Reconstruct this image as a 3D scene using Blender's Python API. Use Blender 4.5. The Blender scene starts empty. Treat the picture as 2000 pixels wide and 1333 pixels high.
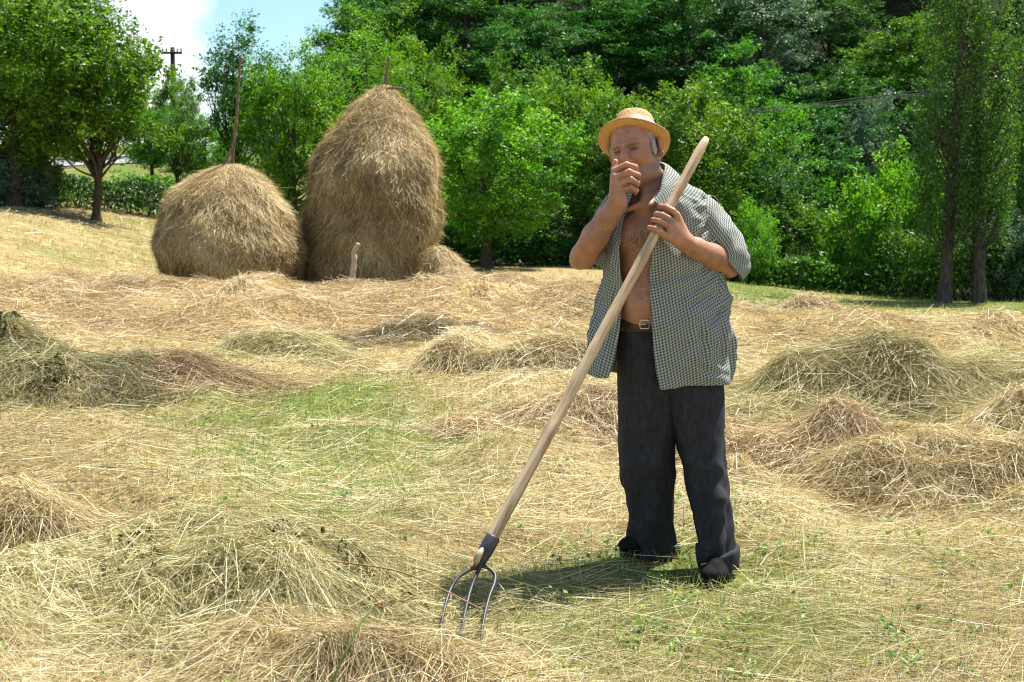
import bpy, math, random
import numpy as np
from mathutils import Vector, Matrix

# ------------------------------------------------------------------ camera, sky, sun, exposure
SC = bpy.context.scene
COL = SC.collection
CAM_Z, F_PX, PITCH = 1.40, 2778.0, math.atan((666.5 - 420) / 2778.0)
cam_d = bpy.data.cameras.new('camera')
cam = bpy.data.objects.new('camera', cam_d); COL.objects.link(cam)
cam_d.sensor_width = 36; cam_d.lens = 36 * F_PX / 2000
cam_d.clip_start = 0.05; cam_d.clip_end = 1500
cam.location = (0, 0, CAM_Z); cam.rotation_euler = (math.pi / 2 - PITCH, 0, 0)
cam_d.dof.use_dof = True; cam_d.dof.focus_distance = 5.35; cam_d.dof.aperture_fstop = 9.0
SC.camera = cam

SUN_EL, SUN_AZ = math.radians(65), math.radians(52)       # azimuth from +Y towards +X
SUN_DIR = Vector((math.cos(SUN_EL) * math.sin(SUN_AZ), math.cos(SUN_EL) * math.cos(SUN_AZ), math.sin(SUN_EL)))
sun_d = bpy.data.lights.new('sun', 'SUN'); sun_d.energy = 5.0; sun_d.angle = math.radians(0.53); sun_d.color = (1.0, 0.95, 0.86)
sun = bpy.data.objects.new('sun', sun_d); COL.objects.link(sun)
sun.rotation_euler = (-SUN_DIR).to_track_quat('-Z', 'Y').to_euler(); sun.location = (20, 12, 40)

W = bpy.data.worlds.new('World'); SC.world = W; W.use_nodes = True
nt = W.node_tree; nt.nodes.clear()
def N(t, typ, **kw):
    n = t.nodes.new(typ)
    for k, v in kw.items(): setattr(n, k, v)
    return n
def L(t, a, b): t.links.new(a, b)
sky = N(nt, 'ShaderNodeTexSky', sky_type='NISHITA', sun_disc=False, sun_elevation=SUN_EL, sun_rotation=SUN_AZ, altitude=400, air_density=1.0, dust_density=0.6, ozone_density=1.0)
tc = N(nt, 'ShaderNodeTexCoord')
mp = N(nt, 'ShaderNodeMapping'); mp.inputs['Scale'].default_value = (1, 1, 2.2)
mp.inputs['Location'].default_value = (0.0, 0.0, 0.0)
L(nt, tc.outputs['Generated'], mp.inputs['Vector'])
nz = N(nt, 'ShaderNodeTexNoise'); nz.inputs['Scale'].default_value = 3.2; nz.inputs['Detail'].default_value = 7; nz.inputs['Roughness'].default_value = 0.52
L(nt, mp.outputs[0], nz.inputs['Vector'])
# one cumulus bank lies over the road side of the valley
dist = N(nt, 'ShaderNodeVectorMath', operation='DISTANCE'); dist.inputs[1].default_value = (-0.236, 0.961, 0.143)
L(nt, tc.outputs['Generated'], dist.inputs[0])
bias = N(nt, 'ShaderNodeMapRange'); bias.inputs['From Min'].default_value = 0.0; bias.inputs['From Max'].default_value = 0.085
bias.inputs['To Min'].default_value = 0.22; bias.inputs['To Max'].default_value = 0.0
L(nt, dist.outputs['Value'], bias.inputs['Value'])
addn = N(nt, 'ShaderNodeMath', operation='ADD'); L(nt, nz.outputs['Fac'], addn.inputs[0]); L(nt, bias.outputs[0], addn.inputs[1])
cr = N(nt, 'ShaderNodeValToRGB'); cr.color_ramp.elements[0].position = 0.53; cr.color_ramp.elements[1].position = 0.68
L(nt, addn.outputs[0], cr.inputs[0])
mixc = N(nt, 'ShaderNodeMixRGB'); mixc.inputs[2].default_value = (9.5, 9.7, 9.9, 1)
tintsky = N(nt, 'ShaderNodeMixRGB', blend_type='MULTIPLY'); tintsky.inputs[0].default_value = 1; tintsky.inputs[2].default_value = (.92, 1.06, 1.06, 1)
L(nt, sky.outputs[0], tintsky.inputs[1]); L(nt, tintsky.outputs[0], mixc.inputs[1]); L(nt, cr.outputs[0], mixc.inputs[0])
bg = N(nt, 'ShaderNodeBackground'); bg.inputs['Strength'].default_value = 0.07
L(nt, mixc.outputs[0], bg.inputs['Color'])
wo = N(nt, 'ShaderNodeOutputWorld'); L(nt, bg.outputs[0], wo.inputs['Surface'])

vs = SC.view_settings
vs.view_transform = 'Standard'; vs.look = 'None'; vs.gamma = 1; vs.use_curve_mapping = False
vs.exposure = 1.35
SC.render.engine = 'CYCLES'
cy = SC.cycles
cy.max_bounces = 7; cy.diffuse_bounces = 4; cy.glossy_bounces = 2; cy.transmission_bounces = 4; cy.transparent_max_bounces = 6
cy.caustics_reflective = False; cy.caustics_refractive = False
cy.use_denoising = True
cy.pixel_filter_type = 'BLACKMAN_HARRIS'; cy.filter_width = 1.1

# ------------------------------------------------------------------ helpers
RNG = np.random.default_rng(7)
random.seed(7)
_cp, _sp = math.cos(PITCH), math.sin(PITCH)
def P(px, py, Y):
    """world point seen at photo pixel (2000x1333) standing Y metres down the field"""
    u = (np.asarray(px, float) - 1000) / F_PX; v = (666.5 - np.asarray(py, float)) / F_PX
    dy = _cp + v * _sp; dz = -_sp + v * _cp
    t = np.asarray(Y, float) / dy
    return np.stack([u * t, dy * t, CAM_Z + dz * t], -1)
MY = 5.5
def M(px, py, dy): return P(px, py, MY + np.asarray(dy, float))

_T = np.random.default_rng(3).random((256, 256))
def vn(x, y, s=0):
    x = np.asarray(x, float); y = np.asarray(y, float)
    ix = np.floor(x).astype(int); iy = np.floor(y).astype(int)
    fx = x - ix; fy = y - iy
    fx = fx * fx * (3 - 2 * fx); fy = fy * fy * (3 - 2 * fy)
    g = lambda a, b: _T[(a + 37 * s) & 255, (b + 91 * s) & 255]
    return (g(ix, iy) * (1 - fx) + g(ix + 1, iy) * fx) * (1 - fy) + (g(ix, iy + 1) * (1 - fx) + g(ix + 1, iy + 1) * fx) * fy
def fbm(x, y, s=0, o=3):
    r = 0; a = .5; t = 0
    for i in range(o):
        r = r + a * vn(x * 2 ** i, y * 2 ** i, s + i); t += a; a *= .5
    return r / t
def sstep(t):
    t = np.clip(t, 0, 1); return t * t * (3 - 2 * t)

def mesh_np(name, V, F, attrs=None, smooth=True, uv=None):
    V = np.ascontiguousarray(V, np.float32).reshape(-1, 3); F = np.ascontiguousarray(F, np.int32)
    me = bpy.data.meshes.new(name)
    n, k = F.shape
    me.vertices.add(len(V)); me.vertices.foreach_set('co', V.ravel())
    me.loops.add(n * k); me.loops.foreach_set('vertex_index', F.ravel())
    me.polygons.add(n)
    me.polygons.foreach_set('loop_start', np.arange(0, n * k, k, dtype=np.int32))
    me.polygons.foreach_set('loop_total', np.full(n, k, np.int32))
    me.polygons.foreach_set('use_smooth', np.full(n, smooth, bool))
    for an, a in (attrs or {}).items():
        at = me.attributes.new(an, 'FLOAT', 'POINT'); at.data.foreach_set('value', np.ascontiguousarray(a, np.float32))
    if uv is not None:
        ul = me.uv_layers.new(name='UVMap'); ul.data.foreach_set('uv', np.ascontiguousarray(np.asarray(uv, np.float32)[F.ravel()]).ravel())
    me.update(calc_edges=True)
    return me
def obj(name, me, mat=None, parent=None, label=None, cat=None, group=None, kind=None, loc=None):
    o = bpy.data.objects.new(name, me); COL.objects.link(o)
    if mat is not None and me is not None:
        if len(me.materials) == 0: me.materials.append(mat)
    if parent is not None: o.parent = parent
    if loc is not None: o.location = loc
    if label: o['label'] = label
    if cat: o['category'] = cat
    if group: o['group'] = group
    if kind: o['kind'] = kind
    return o
class MB:
    def __init__(s): s.V = []; s.F = []; s.n = 0; s.A = []
    def add(s, V, F, a=None):
        V = np.asarray(V, float).reshape(-1, 3); F = np.asarray(F, int)
        if F.shape[1] == 3: F = np.concatenate([F, F[:, 2:3]], 1) if False else F
        s.V.append(V); s.F.append(F + s.n); s.n += len(V); s.A.append(np.full(len(V), 0.5) if a is None else np.broadcast_to(a, (len(V),)))
        return s
    def get(s): return np.concatenate(s.V), np.concatenate(s.F), np.concatenate(s.A)
    def mesh(s, name, smooth=True):
        V, F, A = s.get(); return mesh_np(name, V, F, {'tint': A}, smooth)
def tube(mb, pts, rad, sides=8, cap=True, noise=0, a=None):
    pts = np.asarray(pts, float); n = len(pts); rad = np.broadcast_to(rad, (n,))
    tan = np.gradient(pts, axis=0); tan /= np.linalg.norm(tan, axis=1)[:, None] + 1e-9
    ref = np.array([0, 0, 1.0]) if abs(tan[0, 2]) < .9 else np.array([1.0, 0, 0])
    V = []
    u = np.cross(tan[0], ref); u /= np.linalg.norm(u)
    for i in range(n):
        u = u - tan[i] * u.dot(tan[i]); u /= np.linalg.norm(u); w = np.cross(tan[i], u)
        th = np.arange(sides) * 2 * math.pi / sides
        rr = rad[i] * (1 + noise * (RNG.random(sides) - .5))
        V.append(pts[i] + (np.cos(th) * rr)[:, None] * u + (np.sin(th) * rr)[:, None] * w)
    V = np.concatenate(V); F = []
    for i in range(n - 1):
        for j in range(sides):
            k = (j + 1) % sides
            F.append((i * sides + j, i * sides + k, (i + 1) * sides + k, (i + 1) * sides + j))
    if cap:
        c0 = len(V); V = np.concatenate([V, pts[:1] - tan[:1] * rad[0] * .3, pts[-1:] + tan[-1:] * rad[-1] * .3])
        for j in range(0, sides, 2):
            k = (j + 1) % sides; l = (j + 2) % sides
            F.append((c0, l, k, j)); o = (n - 1) * sides; F.append((c0 + 1, o + j, o + k, o + l))
    mb.add(V, F, a); return mb
def box(mb, c, s, a=None):
    c = np.asarray(c, float); s = np.asarray(s, float) / 2
    V = [c + s * np.array(d) for d in [(-1,-1,-1),(1,-1,-1),(1,1,-1),(-1,1,-1),(-1,-1,1),(1,-1,1),(1,1,1),(-1,1,1)]]
    mb.add(V, [(0,3,2,1),(4,5,6,7),(0,1,5,4),(1,2,6,5),(2,3,7,6),(3,0,4,7)], a); return mb
def crom(C, sub):
    """Catmull-Rom along axis 0"""
    C = np.asarray(C, float); n = len(C)
    Pd = np.concatenate([2 * C[:1] - C[1:2], C, 2 * C[-1:] - C[-2:-1]])
    out = []
    for i in range(n - 1):
        p0, p1, p2, p3 = Pd[i], Pd[i + 1], Pd[i + 2], Pd[i + 3]
        for t in np.arange(sub) / sub:
            out.append(.5 * (2 * p1 + (p2 - p0) * t + (2 * p0 - 5 * p1 + 4 * p2 - p3) * t * t + (3 * p1 - p0 - 3 * p2 + p3) * t ** 3))
    out.append(C[-1]); return np.array(out)
def grid_faces(r, c, wrap=False):
    i = np.arange(r - 1)[:, None]; j = np.arange(c if wrap else c - 1)[None]
    a = i * c + j; b = i * c + (j + 1) % c
    return np.stack([a, b, b + c, a + c], -1).reshape(-1, 4)

# ------------------------------------------------------------------ materials
def newmat(name):
    m = bpy.data.materials.new(name); m.use_nodes = True; m.node_tree.nodes.clear(); return m, m.node_tree
def ramp(t, fac, stops):
    r = N(t, 'ShaderNodeValToRGB'); e = r.color_ramp.elements
    while len(e) < len(stops): e.new(.5)
    for el, (p, c) in zip(e, stops): el.position = p; el.color = (*c, 1)
    if fac is not None: L(t, fac, r.inputs[0])
    return r
def strand_mat(name, stops, transl=.3, gloss=.06, rough=.35, tcol=(1.1, 1.0, .7), rnd=0.0):
    m, t = newmat(name)
    at = N(t, 'ShaderNodeAttribute', attribute_name='tint')
    r = ramp(t, at.outputs['Fac'], stops)
    col = r.outputs[0]
    if rnd:
        oi = N(t, 'ShaderNodeObjectInfo'); hs = N(t, 'ShaderNodeHueSaturation')
        mr = N(t, 'ShaderNodeMapRange'); mr.inputs['To Min'].default_value = 1 - rnd; mr.inputs['To Max'].default_value = 1 + rnd
        mh = N(t, 'ShaderNodeMapRange'); mh.inputs['To Min'].default_value = .5 - rnd * .05; mh.inputs['To Max'].default_value = .5 + rnd * .05
        L(t, oi.outputs['Random'], mr.inputs[0]); L(t, oi.outputs['Random'], mh.inputs[0])
        L(t, mr.outputs[0], hs.inputs['Value']); L(t, mh.outputs[0], hs.inputs['Hue']); L(t, col, hs.inputs['Color']); col = hs.outputs[0]
    d = N(t, 'ShaderNodeBsdfDiffuse'); tr = N(t, 'ShaderNodeBsdfTranslucent'); g = N(t, 'ShaderNodeBsdfGlossy')
    g.inputs['Roughness'].default_value = rough; g.inputs['Color'].default_value = (1, 1, 1, 1)
    mu = N(t, 'ShaderNodeMixRGB', blend_type='MULTIPLY'); mu.inputs[0].default_value = 1; mu.inputs[2].default_value = (*tcol, 1)
    L(t, col, mu.inputs[1]); L(t, col, d.inputs['Color']); L(t, mu.outputs[0], tr.inputs['Color'])
    m1 = N(t, 'ShaderNodeMixShader'); m1.inputs[0].default_value = transl; L(t, d.outputs[0], m1.inputs[1]); L(t, tr.outputs[0], m1.inputs[2])
    m2 = N(t, 'ShaderNodeMixShader'); m2.inputs[0].default_value = gloss; L(t, m1.outputs[0], m2.inputs[1]); L(t, g.outputs[0], m2.inputs[2])
    o = N(t, 'ShaderNodeOutputMaterial'); L(t, m2.outputs[0], o.inputs['Surface'])
    return m
def pmat(name, c1, c2, scale=20, rough=.7, bump=.3, bdist=.01, stretch=(1, 1, 1), spec=.3, sss=0, coords='Object', detail=5, lo=.35, hi=.65, attr=None, metallic=0):
    m, t = newmat(name)
    tcn = N(t, 'ShaderNodeTexCoord'); mpn = N(t, 'ShaderNodeMapping'); mpn.inputs['Scale'].default_value = stretch
    L(t, tcn.outputs[coords], mpn.inputs[0])
    n = N(t, 'ShaderNodeTexNoise'); n.inputs['Scale'].default_value = scale; n.inputs['Detail'].default_value = detail
    L(t, mpn.outputs[0], n.inputs['Vector'])
    r = ramp(t, n.outputs['Fac'], [(lo, c1), (hi, c2)])
    b = N(t, 'ShaderNodeBsdfPrincipled'); b.inputs['Roughness'].default_value = rough; b.inputs['Specular IOR Level'].default_value = spec
    b.inputs['Metallic'].default_value = metallic
    if sss: b.inputs['Subsurface Weight'].default_value = sss; b.inputs['Subsurface Radius'].default_value = (.012, .005, .003); b.inputs['Subsurface Scale'].default_value = 1
    L(t, r.outputs[0], b.inputs['Base Color'])
    if bump:
        bp = N(t, 'ShaderNodeBump'); bp.inputs['Strength'].default_value = bump; bp.inputs['Distance'].default_value = bdist
        L(t, n.outputs['Fac'], bp.inputs['Height']); L(t, bp.outputs[0], b.inputs['Normal'])
    o = N(t, 'ShaderNodeOutputMaterial'); L(t, b.outputs[0], o.inputs['Surface'])
    return m
HAY = strand_mat('dry_hay', [(0, (.085, .055, .02)), (.35, (.32, .235, .10)), (.65, (.57, .475, .25)), (1, (.80, .75, .55))], .25, .03, .5)
HAYG = strand_mat('greenish_hay', [(0, (.11, .095, .038)), (.35, (.31, .275, .115)), (.65, (.51, .455, .225)), (1, (.72, .68, .45))], .25, .03, .5)
HAYB = strand_mat('brown_hay', [(0, (.13, .085, .042)), (.4, (.34, .245, .125)), (.7, (.52, .41, .235)), (1, (.72, .63, .44))], .22, .03, .5)
STACK = strand_mat('stacked_hay', [(0, (.085, .052, .02)), (.35, (.29, .20, .082)), (.65, (.50, .375, .175)), (1, (.76, .66, .42))], .18, .02, .5)
GRASSM = strand_mat('grass_blades', [(0, (.075, .105, .02)), (.5, (.20, .25, .055)), (1, (.40, .43, .13))], .4, .05)
WEEDM = strand_mat('weed_leaves', [(0, (.05, .11, .012)), (.5, (.12, .23, .02)), (1, (.22, .36, .04))], .4, .03, .5)
DARKW = strand_mat('wilted_leaves', [(0, (.03, .035, .012)), (.5, (.075, .085, .03)), (1, (.16, .17, .07))], .25, .0)
HAYBASE = pmat('hay_bed', (.16, .105, .045), (.42, .31, .14), 26, .9, .9, .03, (1, 1, 1), .1)
LEAF = {
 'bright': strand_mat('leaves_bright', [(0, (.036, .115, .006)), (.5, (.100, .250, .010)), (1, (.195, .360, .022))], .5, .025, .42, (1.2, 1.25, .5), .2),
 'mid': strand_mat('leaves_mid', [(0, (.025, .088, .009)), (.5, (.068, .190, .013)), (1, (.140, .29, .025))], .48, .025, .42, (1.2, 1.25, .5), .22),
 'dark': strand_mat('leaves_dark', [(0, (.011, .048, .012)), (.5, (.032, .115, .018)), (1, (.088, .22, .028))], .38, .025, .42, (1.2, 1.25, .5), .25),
 'silver': strand_mat('leaves_silver', [(0, (.045, .10, .055)), (.5, (.10, .19, .11)), (1, (.21, .31, .20))], .35, .035, .45, (1.05, 1.1, .7), .1),
 'poplar': strand_mat('leaves_poplar', [(0, (.026, .085, .012)), (.5, (.070, .175, .022)), (1, (.15, .28, .05))], .48, .025, .42, (1.15, 1.2, .5), .1)}
BARK = pmat('bark', (.035, .026, .018), (.11, .085, .06), 14, .9, .8, .03, (3, 3, .5), .15)
BARKP = pmat('poplar_bark', (.04, .034, .026), (.13, .105, .08), 9, .9, .9, .05, (3, 3, .45), .15)
WOODD = pmat('weathered_pole', (.10, .064, .042), (.23, .16, .11), 16, .85, .7, .02, (4, 4, .4), .2)

# ------------------------------------------------------------------ ground
def gz(x, y):
    x = np.asarray(x, float); y = np.asarray(y, float)
    z = 1.55 * sstep((-x - 6) / 7) * sstep((y - 12) / 20)
    z = z + 1.75 * sstep((y - 36) / 26) * sstep((4 - x) / 10)
    z = z + 2.0 * sstep((y - 52) / 30) * sstep((-x - 5) / 6) 
    z = z - .7 * sstep((x - 1) / 9) * sstep((y - 12) / 20)
    hill = np.logaddexp(0, (y - 50) / 4.0) * 4.0
    z = z + .62 * np.minimum(hill, 95) * sstep((x + 13 + .05 * (y - 50)) / 18)
    drift = np.clip(fbm(x * 1.15 + 40, y * .95, 12) - .44, 0, .3) * .62 + np.clip(fbm(x * 2.6, y * 2.2 + 8, 19) - .5, 0, .3) * .22
    drift = drift * (1 - np.exp(-((x - .75) / 1.25) ** 2 - ((y - 5.2) / .75) ** 2)) * sstep((25 - y) / 5)
    return z + drift + .05 * (fbm(x * .8, y * .8, 5) - .5)

def mound_h(m, x, y):
    c, s = math.cos(m['rot']), math.sin(m['rot'])
    dx = x - m['c'][0]; dy = y - m['c'][1]
    lx = (dx * c + dy * s) / m['r'][0]; ly = (-dx * s + dy * c) / m['r'][1]
    q = m.get('q', 1.0)
    r2 = lx * lx + ly * ly + 1.5 * (fbm(x * 1.5 / q, y * 1.5 / q, m['s']) - .5)
    prof = np.clip(1 - r2, 0, 1)
    prof = sstep(prof * 1.15) * .55 + .45 * prof
    return np.clip(m['h'] * prof * (.35 + 1.1 * fbm(x * 2.0 / q + 9, y * 2.0 / q, m['s'] + 4) + .25 * (vn(x * 7, y * 7, m['s'] + 2) - .5)), 0, None)
def mk(px, py, Y, rx, ry, h, rot=0, s=1, q=1.0, **kw):
    c = P(px, py, Y); d = dict(c=(float(c[0]), Y), r=(rx, ry), h=h, rot=rot, s=s, q=q); d.update(kw); return d
MOUNDS = [
 mk(1815, 700, 10.3, 1.45, 1.15, .40, .15, 11, mat='HAYG', n=26000, name='hay_pile', label='large fresh greenish hay pile at the right edge behind the man', flow=.2),
 mk(1770, 620, 15.2, 3.0, 1.5, .20, 0, 14, mat='HAY', n=13000, name='hay_pile', label='long low hay pile behind the large greenish one at right', flow=0),
 mk(1050, 700, 12.2, 1.15, .95, .34, .1, 17, mat='HAY', n=16000, name='hay_pile', label='golden rounded hay pile left of the hanging shirt tail', flow=-.3),
 mk(-110, 690, 10.3, 1.35, 1.15, .50, .1, 24, mat='WEEDH', n=22000, name='hay_pile', label='dark green-brown hay pile with wilted weeds at the left edge', flow=-.5, weeds=True),
 mk(330, 1130, 4.72, .82, .46, .165, .12, 23, mat='HAYG', n=20000, name='hay_pile', label='tangled hay pile in the foreground left of the fork', flow=.1, bits=True),
 mk(30, 1040, 5.3, .75, .42, .20, -.1, 26, mat='HAY', n=9000, name='hay_pile', label='brown hay pile at the lower left edge behind the tangled one', flow=0),
 mk(720, 1300, 4.15, .42, .22, .09, -.3, 29, mat='HAY', n=9000, name='hay_pile', label='pale combed hay tuft under the fork tines', flow=-.6),
 mk(1500, 900, 7.75, .62, .42, .17, -.25, 32, mat='HAYB', n=12000, name='hay_pile', label='brown hay pile just right of the man\'s trouser legs', flow=-.5),
 mk(1150, 820, 8.9, .75, .38, .20, .1, 35, mat='HAYB', n=8000, name='hay_pile', label='low brown hay pile between fork handle and trouser leg', flow=.3),
 mk(1900, 945, 6.9, 1.05, .34, .17, .1, 38, mat='HAY', n=11000, name='hay_pile', label='flat swath of pale combed hay at the lower right edge', flow=.05),
 mk(1960, 850, 8.4, .75, .35, .13, .1, 41, mat='HAY', n=6000, name='hay_pile', label='small pale hay pile at the right edge in front of the greenish one', flow=.1),
 mk(345, 790, 10.6, .85, .40, .18, -.1, 44, mat='HAYB', n=6000, name='hay_pile', label='low brown hay tuft beside the weedy pile', flow=-.1),
 mk(560, 690, 12.9, .70, .45, .24, 0, 47, mat='HAYG', n=5000, name='hay_pile', label='small flat grey-green hay pile in front of the hay windrow', flow=.2),
 mk(830, 650, 15.0, .95, .5, .28, 0, 50, mat='DARKH', n=6000, name='hay_pile', label='dark weedy hay pile at the front of the hay windrow', flow=0),
 mk(1575, 612, 20.0, .50, .4, .34, 0, 53, mat='HAYB', n=2500, name='hay_pile', label='small dark brown hay heap in the stubble right of the man', flow=0),
 mk(470, 560, 19.2, 6.6, 3.7, .35, -.02, 56, 1.6, mat='HAYB', n=52000, name='hay_windrow', label='long deep windrow of dry hay spread in front of the haystacks', flow=0, cat='hay windrow'),
 mk(1030, 560, 22.5, 2.2, 1.6, .30, 0, 59, mat='HAYB', n=9000, name='hay_pile', label='dry brown hay pile at the right end of the windrow', flow=0),
]
def hh(x, y, skip=-1):
    h = 0
    for i, m in enumerate(MOUNDS):
        if i == skip: continue
        mask = (np.abs(x - m['c'][0]) < m['r'][0] * 1.5 + .3) & (np.abs(y - m['c'][1]) < max(m['r']) * 1.5 + .3)
        v = np.zeros_like(x)
        if mask.any(): v[mask] = mound_h(m, x[mask], y[mask])
        h = np.maximum(h, v)
    return h
def surf(x, y): return gz(x, y) + hh(x, y)

def axis_pts(lo, a, fine, b, hi, n):
    mid = np.arange(a, b + 1e-6, fine)
    k = np.linspace(0, 1, n)[1:]
    return np.concatenate([(a - (a - lo) * k ** 2)[::-1], mid, b + (hi - b) * k ** 2])
gx = np.concatenate([axis_pts(-260, -15, .6, -7.01, -7, 30)[:-1] if False else axis_pts(-260, -15, .6, -7, 0, 30)[:43 - 1 + 0], np.arange(-6.9, 8, .16), axis_pts(0, 8.1, .6, 16, 260, 30)[29:]])
gx = np.unique(np.round(gx[(gx < -6.95) | (gx >= -6.95)], 3)); gx = gx[np.concatenate([[True], np.diff(gx) > .05])]
gy = np.concatenate([axis_pts(-60, 2.5, .16, 20, 21, 30)[:-29], axis_pts(0, 20.2, .45, 48, 420, 46)[45:]]); gy = np.unique(np.round(gy, 3)); gy = gy[np.concatenate([[True], np.diff(gy) > .05])]
GX, GY = np.meshgrid(gx, gy)
GZ = gz(GX, GY)
m, t = newmat('field_ground')
tcn = N(t, 'ShaderNodeTexCoord')
n1 = N(t, 'ShaderNodeTexNoise'); n1.inputs['Scale'].default_value = .55; n1.inputs['Detail'].default_value = 4
n2 = N(t, 'ShaderNodeTexNoise'); n2.inputs['Scale'].default_value = 38; n2.inputs['Detail'].default_value = 6
L(t, tcn.outputs['Object'], n1.inputs['Vector']); L(t, tcn.outputs['Object'], n2.inputs['Vector'])
rg = ramp(t, n2.outputs['Fac'], [(.3, (.045, .065, .014)), (.7, (.17, .20, .05))])
rh = ramp(t, n2.outputs['Fac'], [(.3, (.12, .085, .035)), (.7, (.40, .31, .15))])
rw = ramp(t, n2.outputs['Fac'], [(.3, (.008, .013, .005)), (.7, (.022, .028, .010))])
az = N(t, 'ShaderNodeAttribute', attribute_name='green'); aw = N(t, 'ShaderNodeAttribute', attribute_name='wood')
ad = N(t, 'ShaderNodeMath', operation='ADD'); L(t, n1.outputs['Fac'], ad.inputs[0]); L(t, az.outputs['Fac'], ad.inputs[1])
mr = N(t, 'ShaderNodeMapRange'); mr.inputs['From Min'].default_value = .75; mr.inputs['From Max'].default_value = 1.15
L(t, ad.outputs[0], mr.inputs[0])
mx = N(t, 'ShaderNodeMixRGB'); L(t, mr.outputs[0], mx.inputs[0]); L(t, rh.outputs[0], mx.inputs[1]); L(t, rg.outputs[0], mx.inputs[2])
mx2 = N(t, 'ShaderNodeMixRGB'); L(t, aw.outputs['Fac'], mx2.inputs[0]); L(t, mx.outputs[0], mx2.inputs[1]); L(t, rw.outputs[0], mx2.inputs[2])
b = N(t, 'ShaderNodeBsdfPrincipled'); b.inputs['Roughness'].default_value = .95; b.inputs['Specular IOR Level'].default_value = .1
bp = N(t, 'ShaderNodeBump'); bp.inputs['Strength'].default_value = .8; bp.inputs['Distance'].default_value = .03
L(t, n2.outputs['Fac'], bp.inputs['Height']); L(t, bp.outputs[0], b.inputs['Normal']); L(t, mx2.outputs[0], b.inputs['Base Color'])
L(t, b.outputs[0], N(t, 'ShaderNodeOutputMaterial').inputs['Surface'])
GROUND = m
def greenness(x, y):
    """how much living stubble shows through the hay (0..1)"""
    px = 1000 + x / y * F_PX
    a = np.exp(-((px - 640) / 430) ** 2) * np.exp(-((y - 8.4) / 3.2) ** 2) * .85
    a = np.maximum(a, 1.0 * np.exp(-((px - 1420) / 560) ** 2) * np.exp(-((y - 4.9) / 1.3) ** 2))
    a = np.maximum(a, .5 * np.exp(-((px - 1500) / 160) ** 2) * np.exp(-((y - 7.0) / .8) ** 2))
    a = np.maximum(a, .65 * sstep((y - 21) / 4) * sstep((x - 1.0 - .0 * y) / 4))
    a = np.maximum(a, .75 * sstep((y - 40) / 4)); a = np.maximum(a, .35 * sstep((y - 24) / 6) * sstep((-x - 5) / 3))
    return np.clip(a * (.55 + .9 * fbm(x * .9, y * .9, 8)), 0, 1)
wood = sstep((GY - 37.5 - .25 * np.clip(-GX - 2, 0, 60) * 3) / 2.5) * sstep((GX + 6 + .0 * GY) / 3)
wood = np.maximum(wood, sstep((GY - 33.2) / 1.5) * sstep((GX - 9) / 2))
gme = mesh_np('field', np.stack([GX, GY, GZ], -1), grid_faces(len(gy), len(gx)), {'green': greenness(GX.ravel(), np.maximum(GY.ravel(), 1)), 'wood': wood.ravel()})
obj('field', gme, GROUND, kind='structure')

# road behind the hedge
rp = []
ctrl = crom(np.array([[-40, 53], [-27, 56], [-20, 59], [-14.5, 64], [-12.5, 74], [-13, 90]], float), 8)
tn = np.gradient(ctrl, axis=0); tn /= np.linalg.norm(tn, axis=1)[:, None]; nr = np.stack([-tn[:, 1], tn[:, 0]], -1)
for k in np.linspace(-2.6, 2.6, 7):
    q = ctrl + nr * k; rp.append(np.stack([q[:, 0], q[:, 1], gz(q[:, 0], q[:, 1]) + .05], -1))
ROADM = pmat('asphalt', (.20, .20, .21), (.28, .28, .29), 30, .85, .3, .01)
obj('road', mesh_np('road', np.array(rp), grid_faces(7, len(ctrl))), ROADM, kind='structure')

# ------------------------------------------------------------------ straw
def ribbons(pts, width, side):
    """pts (n,k,3) centre lines, width (n,), side (n,3) unit -> V,F  (tapered to a point)"""
    n, k, _ = pts.shape
    prof = np.ones(k); prof[-1] = .35; prof[0] = .7
    off = side[:, None, :] * (width[:, None] * prof[None])[:, :, None] * .5
    V = np.stack([pts - off, pts + off], 2).reshape(n, k * 2, 3)
    f = np.array([(2 * i, 2 * i + 1, 2 * i + 3, 2 * i + 2) for i in range(k - 1)])
    F = (f[None] + (np.arange(n) * 2 * k)[:, None, None]).reshape(-1, 4)
    return V.reshape(-1, 3), F, 2 * k
def hay_strands(x, y, ang, length, width, sf, lift, bow, tint, k=3, curl=.25):
    n = len(x)
    t = np.linspace(-.5, .5, k)
    cv = RNG.normal(0, curl, n)
    a = ang[:, None] + cv[:, None] * t[None] * 2
    px = x[:, None] + np.cos(a) * t * length[:, None]; py = y[:, None] + np.sin(a) * t * length[:, None]
    tilt = RNG.normal(0, .20, n)
    z0 = sf(x, y)[:, None]; z = z0 + .6 * (sf(px.ravel(), py.ravel()).reshape(n, k) - z0) + lift[:, None] + bow[:, None] * (1 - (2 * t) ** 2)[None] + (np.abs(tilt)[:, None] * (t[None] * np.sign(cv)[:, None] + .5) * length[:, None]) * .55
    pts = np.stack([px, py, z], -1)
    th = RNG.uniform(-1.2, 1.2, n)
    side = np.stack([-np.sin(ang) * np.cos(th), np.cos(ang) * np.cos(th), np.sin(th)], -1)
    V, F, kk = ribbons(pts, width, side)
    return V, F, np.repeat(tint, kk)
def clumped(nc, per, cx, cy, crad, cang, spread, ctint, tnoise=.16):
    x = np.repeat(cx, per) + RNG.normal(0, 1, nc * per) * np.repeat(crad, per)
    y = np.repeat(cy, per) + RNG.normal(0, 1, nc * per) * np.repeat(crad, per)
    a = np.repeat(cang, per) + RNG.normal(0, spread, nc * per)
    tt = np.clip(np.repeat(ctint, per) + RNG.normal(0, tnoise, nc * per), 0, 1)
    return x, y, a, tt

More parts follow.
